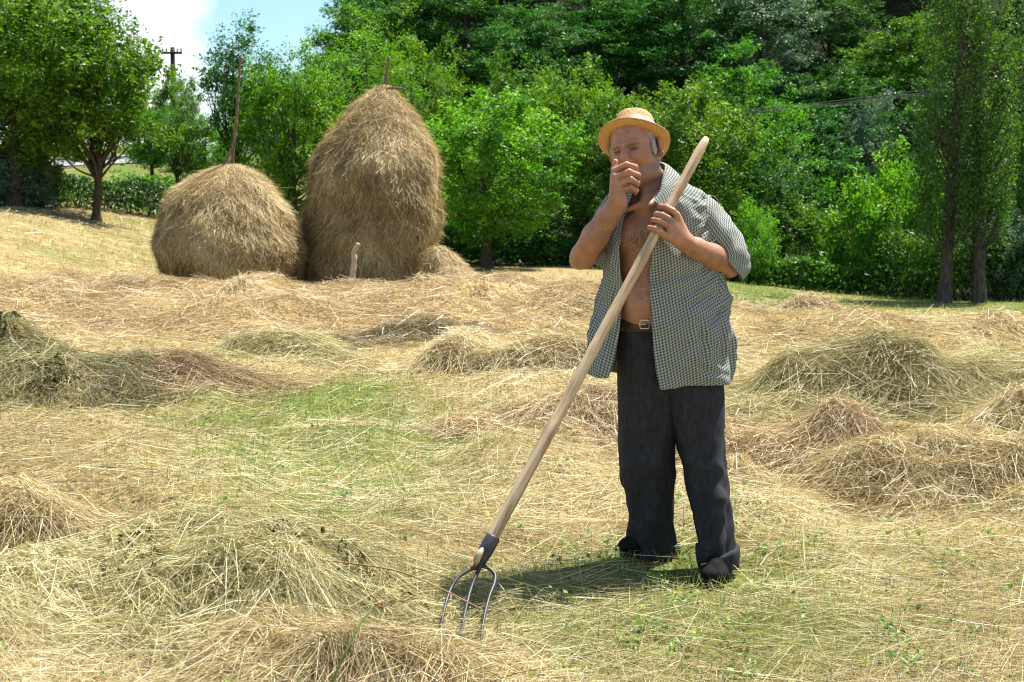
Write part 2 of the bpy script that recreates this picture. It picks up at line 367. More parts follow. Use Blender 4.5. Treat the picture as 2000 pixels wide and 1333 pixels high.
DARKHM = strand_mat('dark_weedy_hay', [(0, (.07, .05, .025)), (.45, (.17, .13, .06)), (.75, (.36, .29, .15)), (1, (.68, .58, .38))], .25, .05)
WEEDHM = strand_mat('weedy_hay', [(0, (.045, .045, .018)), (.4, (.125, .12, .045)), (.75, (.27, .24, .095)), (1, (.56, .50, .27))], .25, .03, .5)
MATS = dict(WEEDH=WEEDHM, HAY=HAY, HAYG=HAYG, HAYB=HAYB, DARKH=DARKHM)
for i, md in enumerate(MOUNDS):
    cx, cy = md['c']; rx, ry = md['r']
    # solid body
    rr = np.linspace(0, 1.32, 22)[:, None]; th = (np.arange(56) * 2 * math.pi / 56)[None]
    lx = rr * np.cos(th) * rx; ly = rr * np.sin(th) * ry; c, s = math.cos(md['rot']), math.sin(md['rot'])
    X = cx + lx * c - ly * s; Y = cy + lx * s + ly * c
    hm = mound_h(md, X, Y)
    Z = gz(X, Y) + np.where(hm > .004, hm - .012, -.05)
    body = obj(md['name'], mesh_np(md['name'], np.stack([X, Y, Z], -1), grid_faces(22, 56, True)), HAYBASE, None, md['label'], md.get('cat', 'hay pile'), 'piles of cut hay lying in the field')
    per = 18; nc = int(md['n'] / per * (1.9 if cy < 9 else 2.1)); KS = 3 if cy < 9 else 2
    r = np.sqrt(RNG.random(nc)) * 1.28; a = RNG.random(nc) * 2 * math.pi
    lx = r * np.cos(a) * rx; ly = r * np.sin(a) * ry
    ccx = cx + lx * c - ly * s; ccy = cy + lx * s + ly * c
    keep = (mound_h(md, ccx, ccy) > .012) | (RNG.random(nc) < .4)
    ccx, ccy = ccx[keep], ccy[keep]; nc = len(ccx)
    pxs = cy * .00035 + .0002
    big = (vn(ccx * 1.9 / md['q'], ccy * 1.9 / md['q'], i + 60) - .5) * 4.4
    cang = md['flow'] + big + RNG.normal(0, .75, nc)
    ct = .5 + .75 * (fbm(ccx * 2.2, ccy * 2.2, i + 70) - .5) + RNG.normal(0, .14, nc)
    x, y, an, tt = clumped(nc, per, ccx, ccy, np.full(nc, .05 + .006 * cy), cang, .45, ct)
    n = len(x)
    ln = RNG.uniform(.08, .36, n) * (1 + .012 * cy)
    wd = pxs * RNG.uniform(.7, 1.6, n)
    V, F, A = hay_strands(x, y, an, ln, wd, (lambda q, w, m=md: gz(q, w) + mound_h(m, q, w)), RNG.uniform(-.01, .03 + .002 * cy, n), RNG.uniform(-.005, .05, n) * (1 + .02 * cy), tt, KS, .55)
    obj('loose_straw', mesh_np('loose_straw', V, F, {'tint': A}, False), MATS[md['mat']], body, kind='stuff')
    if md.get('weeds') or md.get('bits'):
        nl = 5200 if md.get('weeds') else 1500
        r = np.sqrt(RNG.random(nl)) * .95; a = RNG.random(nl) * 6.283
        x = cx + r * np.cos(a) * rx; y = cy + r * np.sin(a) * ry
        if md.get('bits'): x = cx + .25 + RNG.normal(0, .25, nl); y = cy + .02 + RNG.normal(0, .12, nl)
        kp = (fbm(x * 3, y * 3, 90) > .5); x, y = x[kp], y[kp]; nl = len(x)
        ln = RNG.uniform(.02, .07, nl) if md.get('weeds') else RNG.uniform(.012, .04, nl)
        V, F, A = hay_strands(x, y, RNG.random(nl) * 6.28, ln, ln * .5, (lambda q, w, m=md: gz(q, w) + mound_h(m, q, w)), RNG.uniform(.01, .08, nl), RNG.uniform(0, .02, nl), RNG.random(nl))
        obj('wilted_weeds', mesh_np('wilted_weeds', V, F, {'tint': A}, False), DARKW, body, kind='stuff')

# hay lying over the stubble
for lo_y, hi_y, nc, per, KS in ((3.3, 9, 9800, 20, 2), (9, 42, 9500, 18, 2)):
    cyy = np.exp(RNG.uniform(math.log(lo_y), math.log(hi_y), nc))
    cxx = RNG.uniform(-1, 1, nc) * (.36 * 1.25 * cyy + .4)
    gr = greenness(cxx, cyy)
    foot = np.minimum(np.hypot(cxx - .75, cyy - 5.25), np.hypot(cxx - .52, cyy - 5.55))
    keep = (RNG.random(nc) > gr * .8) & ((foot > .26) | (RNG.random(nc) < .15)) & (hh(cxx, cyy) < .05) & ~((cyy > 27) & (cxx > -5))
    cxx, cyy, gr = cxx[keep], cyy[keep], gr[keep]; nc = len(cxx)
    cang = .1 + (vn(cxx * 1.3, cyy * 1.3, 33) - .5) * 5.5 + RNG.normal(0, .8, nc)
    ct = .50 + .9 * (fbm(cxx * 1.6, cyy * 1.3, 21) - .5) + RNG.normal(0, .16, nc)
    x, y, an, tt = clumped(nc, per, cxx, cyy, .04 + .014 * cyy, cang, .7, ct, .25)
    n = len(x)
    V, F, A = hay_strands(x, y, an, (.025 + np.minimum(RNG.exponential(.10, n), .38)) * (1 + .025 * y), (.00034 * y + .0001) * RNG.uniform(.5, 1.5, n), surf, RNG.uniform(0, .03, n) + .0006 * y, RNG.uniform(-.008, .025, n), tt, KS, .6)
    obj('loose_hay', mesh_np('loose_hay', V, F, {'tint': A}, False), HAY, None, 'thin cover of loose dry hay strewn over the mown stubble ' + ('nearest the camera' if lo_y < 5 else 'further down the field'), 'hay', None, 'stuff')
# second, greener scatter: half dried stems
n = 26000
y = np.exp(RNG.uniform(math.log(3.3), math.log(20), n)); x = RNG.uniform(-1, 1, n) * (.36 * 1.28 * y + .5)
kp = (np.hypot(x - .75, y - 5.25) > .27) & (np.hypot(x - .52, y - 5.55) > .25); x, y = x[kp], y[kp]; n = len(x)
V, F, A = hay_strands(x, y, RNG.normal(.1, .9, n), RNG.uniform(.06, .3, n) * (1 + .02 * y), (.00034 * y + .0004) * RNG.uniform(.6, 1.5, n), surf, RNG.uniform(0, .045, n), RNG.uniform(0, .03, n), np.clip(RNG.normal(.55, .2, n), 0, 1), 2)
obj('half_dried_stems', mesh_np('half_dried_stems', V, F, {'tint': A}, False), HAYG, None, 'half dried greenish stems lying scattered through the hay', 'hay', None, 'stuff')
# living grass stubble
n = 150000
y = np.exp(RNG.uniform(math.log(3.3), math.log(46), n)); x = RNG.uniform(-1, 1, n) * (.36 * 1.28 * y + .5)
kp = (RNG.random(n) < greenness(x, y) * 1.1 + .20) & (hh(x, y) < .05); x, y = x[kp], y[kp]; n = len(x)
a = RNG.random(n) * 6.283; hgt = RNG.uniform(.02, .075, n) * (1 + .015 * y); lean = RNG.uniform(.1, .9, n) * hgt
z = gz(x, y)
p0 = np.stack([x, y, z - .005], -1); p2 = p0 + np.stack([np.cos(a) * lean, np.sin(a) * lean, hgt], -1); p1 = (p0 + p2) / 2 + np.stack([-np.cos(a) * lean * .25, -np.sin(a) * lean * .25, hgt * .12], -1)
sd = np.stack([-np.sin(a), np.cos(a), 0 * a], -1)
V, F, kk = ribbons(np.stack([p0, p2], 1), (.00042 * y + .0006) * RNG.uniform(.8, 1.8, n), sd)
tt = np.clip(.35 + .6 * fbm(x * 2, y * 2, 15) - .1 + RNG.normal(0, .18, n), 0, 1)
obj('grass', mesh_np('grass', V, F, {'tint': np.repeat(tt, kk)}, False), GRASSM, None, 'short green grass stubble showing through the hay', 'grass', None, 'stuff')

def leaf_quads(c, n, size, aspect=.45):
    """flat rhombic leaves at c with normals n"""
    k = len(c); r = RNG.normal(0, 1, (k, 3)); a = np.cross(n, r); a /= np.linalg.norm(a, axis=1)[:, None] + 1e-9
    b = np.cross(n, a); s = np.broadcast_to(size, (k,))[:, None]
    fold = n * s * .18
    V = np.stack([c - a * s, c + b * s * aspect + fold, c + a * s, c - b * s * aspect + fold], 1).reshape(-1, 3)
    return V, (np.arange(k)[:, None] * 4 + np.arange(4)[None])
# clover and broad weeds sprouting in the stubble
n = 900
y = np.exp(RNG.uniform(math.log(3.6), math.log(11), n)); x = RNG.uniform(-1, 1, n) * (.42 * y)
kp = (RNG.random(n) < .12 + greenness(x, y)) & (hh(x, y) < .06); x, y = x[kp], y[kp]
C, NN, S, T = [], [], [], []
for q, w in zip(x, y):
    g = float(gz(q, w)); k = RNG.integers(4, 12); tn = RNG.random()
    for _ in range(k):
        C.append((q + RNG.normal(0, .025), w + RNG.normal(0, .025), g + RNG.uniform(.015, .07))); v = np.array([RNG.normal(0, .5), RNG.normal(-.25, .5), 1.0]); NN.append(v / np.linalg.norm(v)); S.append(RNG.uniform(.006, .016)); T.append(np.clip(tn + RNG.normal(0, .2), 0, 1))
V, F = leaf_quads(np.array(C), np.array(NN), np.array(S), .7)
# upright dock leaves
for (qx, qy, hgt_) in [(1490, 985, .075), (1590, 1290, .06), (1250, 1290, .065), (1440, 1320, .06), (1010, 1255, .05), (1665, 1075, .05), (1560, 1215, .04), (1880, 1270, .04), (745, 975, .04), (1130, 880, .04)]:
    yy = F_PX * 1.4 / (qy - 420); g = P(qx, qy, yy)
    for _ in range(3):
        a = RNG.uniform(0, 6.28); hl = hgt_ * RNG.uniform(.6, 1.1); w_ = hl * .17
        base = np.array([g[0] + RNG.normal(0, .01), g[1] + RNG.normal(0, .01), float(gz(g[0], g[1]))]); d = np.array([math.cos(a) * .45, math.sin(a) * .45, .9]); sd = np.array([-math.sin(a), math.cos(a), 0])
        pts = [base, base + d * hl * .3 - sd * w_ * .5, base + d * hl * .65 - sd * w_, base + d * hl, base + d * hl * .65 + sd * w_, base + d * hl * .3 + sd * w_ * .5]
        o = len(V); V = np.concatenate([V, pts]); F = np.concatenate([F, np.array([(0, 1, 2, 5), (2, 3, 4, 5)]) + o]); T += [.6] * 0
TT = np.concatenate([np.repeat(T, 4), np.full(len(V) - 4 * len(T), .55)])
obj('clover', mesh_np('clover', V, F, {'tint': TT}, False), WEEDM, None, 'clover and broad weed leaves sprouting in the mown grass', 'weeds', None, 'stuff')

# crumbs: dark leaf bits and broken chaff
n = 7000
y = np.exp(RNG.uniform(math.log(3.4), math.log(14), n)); x = RNG.uniform(-1, 1, n) * (.44 * y)
kp = fbm(x * 2.2, y * 2.2, 63) > .46; x, y = x[kp], y[kp]; n = len(x)
nn = RNG.normal(0, .5, (n, 3)) + np.array([0, -.2, .8]); nn /= np.linalg.norm(nn, axis=1)[:, None]
V, F = leaf_quads(np.stack([x, y, surf(x, y) + RNG.uniform(.01, .045, n)], -1), nn, RNG.uniform(.003, .009, n) * (.6 + .06 * y), .4)
obj('chaff', mesh_np('chaff', V, F, {'tint': np.repeat(RNG.random(n), 4)}, False), DARKW, None, 'dark leaf crumbs and chaff scattered in the hay', 'chaff', None, 'stuff')

# long single stems lying proud in the foreground
n = 320
y = np.exp(RNG.uniform(math.log(3.6), math.log(10), n)); x = RNG.uniform(-1, 1, n) * (.44 * y)
V, F, A = hay_strands(x, y, RNG.normal(.3, 1.0, n), RNG.uniform(.18, .42, n), RNG.uniform(.0020, .0036, n) * (.7 + .06 * y), surf, RNG.uniform(.01, .04, n), RNG.uniform(-.004, .012, n), np.clip(RNG.normal(.72, .16, n), 0, 1), 3, .08)
obj('straw_stems', mesh_np('straw_stems', V, F, {'tint': A}, False), HAY, None, 'long pale straw stems lying on top of the hay', 'straw', None, 'stuff')
STALKG = pmat('green_stalk', (.09, .15, .03), (.20, .26, .07), 30, .6, 0); SEED = pmat('seed_head', (.20, .12, .06), (.38, .25, .13), 60, .9, .6, .004)
mb = MB(); pth = crom([P(620, 1395, 3.62), P(668, 1290, 3.64), P(700, 1225, 3.68), P(730, 1182, 3.73)], 6); tube(mb, pth, np.linspace(.0042, .0026, len(pth)), 6)
st = obj('grass_stalk', mb.mesh('grass_stalk'), STALKG, None, 'green grass stalk with brown seed head rising from the foreground hay', 'grass stalk')
mb = MB(); e = pth[-1]; dv = np.array([.13, .01, .025])
for k in range(26):
    q = e + dv * (k / 26) * .8 + RNG.normal(0, .004, 3); tube(mb, [q, q + dv * .12 + RNG.normal(0, .008, 3)], [.0025, .0008], 4, False)
obj('seed_head', mb.mesh('seed_head'), SEED, st)
STRAWM = pmat('straw_stem', (.50, .41, .22), (.66, .56, .34), 40, .5, 0)
mb = MB(); pth = crom([P(395, 1330, 4.0), P(470, 1220, 4.2), P(545, 1120, 4.42), P(590, 1053, 4.6)], 6); tube(mb, pth, np.linspace(.0032, .0018, len(pth)), 6)
obj('straw_stem', mb.mesh('straw_stem'), STRAWM, None, 'long thick pale straw stem slanting across the tangled foreground pile', 'straw stem')
mb = MB(); pth = crom([P(600, 1090, 4.62), P(760, 1112, 4.58), P(840, 1140, 4.55), P(940, 1190, 4.46)], 6); tube(mb, pth, np.linspace(.0032, .002, len(pth)), 6)
obj('dry_stem', mb.mesh('dry_stem'), SEED, None, 'thin brown dry stem lying across the fork tines', 'dry stem')

# ------------------------------------------------------------------ haystacks
def stack(name, Y, prof, label, n, poles, seed):
    prof = np.array(prof, float)          # py, left px, right px
    cpx = (prof[:, 1] + prof[:, 2]) / 2; Pc = P(cpx, prof[:, 0], Y); rad = (P(prof[:, 2], prof[:, 0], Y)[:, 0] - P(prof[:, 1], prof[:, 0], Y)[:, 0]) / 2
    zz = Pc[:, 2]; base = float(gz(Pc[-1, 0], Y))
    zz = np.concatenate([zz, [base - .05]]); cx = np.concatenate([Pc[:, 0], Pc[-1:, 0]]); rad = np.concatenate([rad, rad[-1:] * .97])
    zf = np.linspace(zz[0], zz[-1], 60)
    R = np.interp(-zf, -zz, rad); CX = np.interp(-zf, -zz, cx)
    for _ in range(2): R[1:-1] = (R[:-2] + 2 * R[1:-1] + R[2:]) / 4
    def at(th, z):
        r = np.interp(-z, -zf, R); c = np.interp(-z, -zf, CX)
        lump = 1 + .20 * (fbm(th * 1.4 + 20, z * 1.6, seed) - .5) + .14 * (fbm(th * 5 + 7, z * 4, seed + 1) - .5)
        lump = lump + .02 * np.sin(z * 4.6 + 2.2 * fbm(th * 1.2 + 4, z * .7, seed + 6) * 3)
        lump = np.where(np.abs(th) > 3.0, 1 + (lump - 1) * (math.pi - np.abs(th)) / .14, lump)
        r = r * lump
        return np.stack([c + r * np.cos(th - math.pi / 2), Y + r * np.sin(th - math.pi / 2), z], -1)
    th = np.linspace(-math.pi, math.pi, 97)[:-1]
    TH, ZZ = np.meshgrid(th, zf)
    root = obj(name, mesh_np(name, at(TH, ZZ), grid_faces(60, 96, True)), HAYBASE2, None, label, 'haystack', 'haystacks built round poles')
    # draped straw
    per = 14; nc = int(n * 1.6) // per
    w = R / R.sum(); ci = RNG.choice(60, nc, p=w)
    cz = zf[ci] + RNG.normal(0, .05, nc); ct = RNG.uniform(-2.3, 2.3, nc)
    tt = np.repeat(np.clip(.50 + .9 * (fbm(ct * 2.2, cz * 2.4, seed + 9) - .5) + RNG.normal(0, .09, nc), 0, 1), per)
    N_ = nc * per
    z = np.repeat(cz, per) + RNG.normal(0, .09, N_); thh = np.repeat(ct, per) + RNG.normal(0, .07, N_)
    z = np.clip(z, zf[-1] + .02, zf[0] - .02)
    frac = (zf[0] - z) / (zf[0] - zf[-1])
    swirl = np.repeat(RNG.normal(0, 1, nc), per) * np.where(frac < .33, 1.1, .38) + RNG.normal(0, .38, N_) + (RNG.random(N_) < .2) * RNG.normal(0, 1.1, N_)
    ln = RNG.uniform(.08, .32, N_)
    pts = []
    for t in (0, 1):
        r = np.maximum(np.interp(-z, -zf, R), .12)
        z2 = z - np.cos(swirl) * ln * t * np.where(frac < .2, .65, 1); th2 = thh + np.sin(swirl) * ln * t / r
        p = at(th2, np.clip(z2, zf[-1] - .1, zf[0]))
        out = np.stack([np.cos(th2 - math.pi / 2), np.sin(th2 - math.pi / 2), 0.25 + 0 * z2], -1)
        off = np.repeat(RNG.uniform(0, .03, nc), per) + RNG.uniform(0, .03, N_) + (t == .5) * RNG.uniform(0, .03, N_) + (t == 1) * RNG.exponential(.036, N_)
        p = p + out * off[:, None]; pts.append(p)
    pts = np.stack(pts, 1)
    sd = np.stack([np.cos(thh), np.sin(thh), RNG.normal(0, .3, N_)], -1); sd /= np.linalg.norm(sd, axis=1)[:, None]
    V, F, kk = ribbons(pts, .00036 * Y * RNG.uniform(.6, 1.5, N_), sd)
    tt = np.clip(tt + np.where(frac < .3, .12, 0) + RNG.normal(0, .22, N_), 0, 1)
    obj('loose_straw', mesh_np('loose_straw', V, F, {'tint': np.repeat(tt, kk)}, False), STACK, root, kind='stuff')
    for pn, pp, r0, r1 in poles:
        mb = MB(); pth = crom(pp, 6); tube(mb, pth, np.linspace(r0, r1, len(pth)), 8, noise=.3); obj(pn, mb.mesh(pn), WOODD, root)
    return root
HAYBASE2 = pmat('stack_core', (.10, .065, .03), (.27, .19, .09), 14, .95, 1.0, .05, (1, 1, .35), .1)
YS = 27.0
stack('haystack', YS + 1.0, [(168, 742, 756), (176, 729, 768), (205, 696, 792), (240, 662, 818), (283, 635, 838), (330, 617, 851), (369, 609, 859), (412, 604, 856), (455, 597, 849), (494, 592, 842), (540, 594, 838), (570, 594, 838)],
      'tall cone-topped brown haystack with a short pole at its tip', 46000,
      [('pole', [P(742, 215, YS + 1), P(749, 180, YS + 1), P(755, 145, YS + 1), P(760, 111, YS + 1)], .05, .025), ('cross_stick', [P(745, 178, YS + .9), P(768, 172, YS + .8), P(792, 175, YS + .8)], .035, .022)], 3)
stack('haystack', YS, [(322, 440, 462), (328, 426, 476), (344, 390, 506), (372, 350, 534), (402, 327, 552), (434, 315, 568), (468, 310, 578), (495, 312, 582), (520, 320, 584), (550, 332, 580)],
      'squat dome-shaped haystack with a long bare pole sticking out', 34000,
      [('pole', [P(452, 335, YS), P(457, 280, YS), P(463, 215, YS), P(467, 150, YS), P(470, 108, YS)], .036, .020), ('hay_wisp', [P(438, 332, YS - .1), P(447, 310, YS - .05), P(452, 290, YS)], .09, .02)], 31)
stack('hay_heap', YS - .6, [(482, 846, 858), (492, 838, 876), (510, 832, 897), (530, 830, 914), (552, 829, 926)], 'small hay heap against the right foot of the tall haystack', 4500, [], 47)
mb = MB(); pth = crom([P(687, 572, 23.0), P(689, 535, 23.0), P(692, 505, 23.0), P(691, 494, 23.0), P(700, 476, 23.0)], 5); tube(mb, pth, np.linspace(.052, .036, len(pth)), 8, noise=.25)
STICK = pmat('bare_stick', (.30, .22, .13), (.52, .43, .29), 30, .8, .5, .01, (3, 3, .6))
obj('wooden_stake', mb.mesh('wooden_stake'), STICK, None, 'short crooked pale stake standing in front of the tall haystack', 'stake')

# ------------------------------------------------------------------ trees
def crown_mesh(name, seed, C, R, ncl, nleaf, size, cr=(.45, .8), low=.0, airy=0, droop=0, shell=.55, flat=.75, lobes=.35, nz_up=.55):
    g = np.random.default_rng(seed)
    d = g.normal(0, 1, (ncl * 3, 3)); d /= np.linalg.norm(d, axis=1)[:, None]
    az = np.arctan2(d[:, 1], d[:, 0])
    lob = 1 + lobes * (fbm(az * 1.3 + 11, d[:, 2] * 2.2 + 5, seed) - .5) * 2
    rr = g.uniform(shell ** 2, 1, len(d)) ** .5 * lob
    c = d * rr[:, None] * np.array(R) + np.array(C)
    c = c[c[:, 2] > low][:ncl]; d = d[:len(c)]
    k = len(c); per = nleaf // k
    ctint = g.normal(.5, .2, k); crad = g.uniform(*cr, k)
    # each cluster is a handful of leafy sprigs that reach outwards and up
    ns = 5
    ax = d[:, None, :] * .8 + g.normal(0, .55, (k, ns, 3)) + np.array([0, 0, .35 - droop * 1.6]); ax /= np.linalg.norm(ax, axis=2)[..., None]
    si = g.integers(0, ns, k * per); ci = np.repeat(np.arange(k), per)
    t_ = g.uniform(-.35, 1.15, k * per); cr_ = np.repeat(crad, per)
    A = ax[ci, si]
    wid = .22 * (1.15 - .75 * np.clip(t_, 0, 1))
    off = A * (t_ * cr_)[:, None] + g.normal(0, 1, (k * per, 3)) * (wid * cr_)[:, None]
    off[:, 2] *= np.where(droop, 1, flat + .2)
    p = c[ci] + off
    v = d[ci]
    nn = v * .45 + np.array([0, 0, nz_up]) + g.normal(0, .6, v.shape); nn /= np.linalg.norm(nn, axis=1)[:, None]
    V, F = leaf_quads(p, nn, size * g.uniform(.55, 1.3, len(p)) * np.repeat(g.uniform(.75, 1.3, k), per))
    tt = np.clip(np.repeat(ctint, per) + g.normal(0, .17, len(p)), 0, 1)
    return mesh_np(name, V, F, {'tint': np.repeat(tt, 4)}, False), c
def trunk_mesh(name, seed, H, r0, fork, c, nb, lean=.05, up=None, sides=9):
    g = np.random.default_rng(seed); mb = MB()
    top = np.array([g.normal(0, lean) * H, g.normal(0, lean) * H, H * .86])
    mid = top * .5 + np.array([g.normal(0, .02) * H, g.normal(0, .02) * H, 0]); fk = np.array([mid[0] * .5, mid[1] * .5, fork])
    path = crom([np.array([0, 0, -.5]), np.array([0, 0, 0.02 * H]), fk, mid if mid[2] > fork * 1.2 else fk * .4 + top * .6, top], 5)
    tube(mb, path, r0 * np.interp(path[:, 2] / H, [-.1, 0, .04, .25, .86], [1.5, 1.35, 1.0, .72, .12]), sides, noise=.12)
    idx = g.permutation(len(c))[:nb]
    for j in idx:
        e = c[j]; zs = np.clip(fork * .9 + (e[2] - fork) * g.uniform(.05, .45), fork * .75, H * .75)
        s = np.array([np.interp(zs, path[:, 2], path[:, 0]), np.interp(zs, path[:, 2], path[:, 1]), zs])
        m_ = s * .5 + e * .5 + np.array([0, 0, -.08 * np.linalg.norm(e - s)]) + g.normal(0, .06, 3) * np.linalg.norm(e - s)
        bp_ = crom([s, m_, e], 5); ri = r0 * np.interp(zs / H, [0, .86], [.55, .12]) * g.uniform(.5, 1)
        tube(mb, bp_, np.linspace(ri, ri * .18, len(bp_)), 5, False)
    return mb.mesh(name)
KINDS = {}
def kind(key, H, Wd, mk_c, mk_t):
    co = np.empty(len(mk_c[0].vertices) * 3, np.float32); mk_c[0].vertices.foreach_get('co', co); co = co.reshape(-1, 3)
    H = float(np.percentile(co[:, 2], 99.3)); Wd = float(np.percentile(np.abs(co[:, 0]), 96) + np.percentile(np.abs(co[:, 1]), 96))
    KINDS.setdefault(key, []).append((mk_c[0], mk_t, H, Wd))
for s in range(3):
    cm = crown_mesh('crown', 100 + s, (0, 0, 3.55), (2.2, 2.2, 2.5), 210, 32000, .070, (.4, .8), 1.25, lobes=.55)
    kind('orchard', 6.2, 4.6, cm, trunk_mesh('trunk', 200 + s, 6.2, .17, 1.15, cm[1], 20, .04))
cm = crown_mesh('crown', 110, (0, 0, 4.0), (2.25, 2.25, 2.2), 150, 21000, .070, (.4, .75), 2.5, lobes=.55, shell=.4)
kind('forked', 6.2, 4.6, cm, trunk_mesh('trunk', 212, 6.2, .145, .95, cm[1], 34, .05))
for s in range(4):
    cm = crown_mesh('crown', 120 + s, (0, 0, 6.2), (3.0, 3.0, 5.6), 260, 32000, .10, (.6, 1.2), .2, shell=.5, flat=.5, lobes=.55)
    kind('forest', 12.4, 6.6, cm, trunk_mesh('trunk', 220 + s, 12.4, .22, 3.2, cm[1], 14, .02))
for s in range(1):
    cm = crown_mesh('crown', 140 + s, (0, 0, 4.6), (1.75, 1.75, 2.9), 120, 12000, .058, (.3, .7), 1.3, shell=.25, lobes=.6)
    kind('airy', 7.4, 3.8, cm, trunk_mesh('trunk', 240 + s, 7.4, .12, 1.3, cm[1], 40, .05))
for s in range(2):
    cm = crown_mesh('crown', 160 + s, (0, 0, 1.25), (1.65, 1.65, 1.45), 150, 18000, .058, (.3, .6), .05, lobes=.5)
    kind('bush', 3.0, 3.6, cm, trunk_mesh('trunk', 260 + s, 2.6, .06, .3, cm[1], 16, .06, sides=6))
KINDS_FIX = 1
cm = crown_mesh('crown', 180, (0, 0, 4.6), (2.6, 2.6, 3.6), 170, 28000, .06, (.45, .85), 1.0, droop=.5, flat=1.1, lobes=.4)
kind('willow', 8.4, 5.6, cm, trunk_mesh('trunk', 280, 8.4, .2, 1.8, cm[1], 18, .03))
def poplar(seed, H=19):
    g = np.random.default_rng(seed); n = 160
    z = np.concatenate([g.uniform(2.4, 9, 105), g.uniform(9, H, 55)]); r = np.interp(z, [1, 4, 10, H], [.9, 1.35, 1.3, .3]); a = g.uniform(0, 6.283, n)
    c = np.stack([np.cos(a) * r * g.uniform(.45, 1, n), np.sin(a) * r * g.uniform(.45, 1, n), z], -1)
    per = 105; k = n * per
    off = np.stack([g.normal(0, .12, k), g.normal(0, .12, k), g.normal(0, .55, k)], -1)
    p = np.repeat(c, per, 0) + off
    nn = g.normal(0, 1, p.shape); nn /= np.linalg.norm(nn, axis=1)[:, None]
    V, F = leaf_quads(p, nn, .052 * g.uniform(.6, 1.3, k), .6)
    tt = np.clip(np.repeat(g.normal(.5, .15, n), per) + g.normal(0, .18, k), 0, 1)
    cmh = mesh_np('crown', V, F, {'tint': np.repeat(tt, 4)}, False)
    mb = MB(); path = crom([(0, 0, -.5), (0.02, 0, .3), (.05, .03, 4), (.2, 0, 8), (.25, .05, 13), (.35, 0, H - .5)], 8)
    tube(mb, path, np.interp(path[:, 2], [-.5, 0, .6, 7, H], [.30, .27, .21, .17, .03]), 12, noise=.12)
    for j in range(60):
        e = c[j]; zs = max(1.5, e[2] - g.uniform(.8, 2.2)); s = np.array([np.interp(zs, path[:, 2], path[:, 0]), np.interp(zs, path[:, 2], path[:, 1]), zs])
        tube(mb, crom([s, s * .4 + e * .6 - np.array([0, 0, .25]), e], 4), np.linspace(.045, .008, 9), 5, False)
    return cmh, mb.mesh('trunk'), H, 2.9
KINDS['poplar'] = [poplar(300)]
_vc = {}
def tree(name, knd, px, top, wpx, Y, mat, label, cat='tree', group=None, var=None, base=None, rot=None, lean=(0, 0)):
    if var is None: var = _vc.get(knd, 0); _vc[knd] = var + 1
    cme, tme, H, Wd = KINDS[knd][var % len(KINDS[knd])]
    top_p = P(px, top, Y); X = float(P(px, 420, Y)[0]); g = float(gz(X, Y))
    hgt = float(top_p[2]) - g; wm = wpx / F_PX * Y
    e = bpy.data.objects.new(name, None); COL.objects.link(e)
    e.location = (X, Y, g); e.rotation_euler = (lean[0], lean[1], RNG.uniform(0, 6.28) if rot is None else rot)
    e.scale = (wm / Wd, wm / Wd, hgt / H); e.empty_display_size = .3
    e['label'] = label; e['category'] = cat
    if group: e['group'] = group
    for nm, me, mt in (('trunk', tme, BARKP if knd == 'poplar' else BARK), ('crown', cme, LEAF[mat])):
        c = bpy.data.objects.new(nm, me); COL.objects.link(c); c.parent = e
        if not me.materials: me.materials.append(mt)
        c.material_slots[0].link = 'OBJECT'; c.material_slots[0].material = mt
    return e
T_ = tree
FG = 'fruit trees along the edge of the field'; BU = 'bushes at the edge of the field'; HF = 'trees of the wooded hillside'
# left of the haystacks
BG = 'trees beyond the road'
for px, tp__, w, Y, mt, la in ((-60, -20, 300, 62, 'mid', 'tree beyond the road behind the corner tree'), (95, 60, 260, 70, 'dark', 'dark tree beyond the road behind the concrete pole'), (225, 110, 130, 62, 'mid', 'tree beyond the road right of the forked tree'),
        (275, 200, 90, 78, 'bright', 'small tree beyond the road left of the utility pole'), (345, 148, 85, 68, 'mid', 'small tree beyond the road right of the utility pole'), (505, 150, 130, 76, 'mid', 'tree beyond the grass slope right of the thin-leaved tree'),
        (612, 140, 110, 70, 'dark', 'dark tree beyond the grass slope at the start of the wood'), (560, 190, 120, 66, 'bright', 'bright tree beyond the grass slope behind the tree between the haystacks'), (455, 255, 90, 80, 'mid', 'low round tree at the far edge of the grass slope')):
    T_('leafy_tree', 'orchard', px, tp__, w, Y, mt, la, group=BG)
T_('leafy_tree', 'orchard', 30, -70, 380, 37, 'bright', 'big bright green tree filling the upper left corner', group=FG)
T_('leafy_tree', 'forked', 188, 12, 245, 37.6, 'bright', 'forked tree with bare dark trunk standing in front of the hedge by the road', group=FG, rot=.6)
T_('leafy_tree', 'orchard', 88, -40, 195, 50, 'bright', 'tall bright tree between the corner tree and the forked tree', group=FG)
T_('airy_tree', 'airy', 462, 38, 165, 47, 'dark', 'tall thin-leaved tree showing sky between its limbs behind the squat haystack', group=FG)
T_('leafy_tree', 'orchard', 300, 205, 110, 50, 'mid', 'slim tree below the wooden utility pole', group=FG)
T_('young_tree', 'airy', 350, 190, 100, 45, 'mid', 'young thin tree standing left of the squat haystack', group=FG)
T_('bush', 'bush', 405, 232, 120, 56, 'bright', 'bright yellow-green bush under the thin-leaved tree', 'bush', BU)
T_('leafy_tree', 'orchard', 575, 108, 185, 45, 'bright', 'bright green tree on the grass slope between the two haystacks', group=FG)
T_('bush', 'bush', 20, 268, 150, 37.5, 'silver', 'grey-leaved shrub at the left edge above the bank', 'bush', BU)
T_('bush', 'bush', 70, 305, 105, 38.5, 'mid', 'dark shrub beside the grey-leaved one above the bank', 'bush', BU)
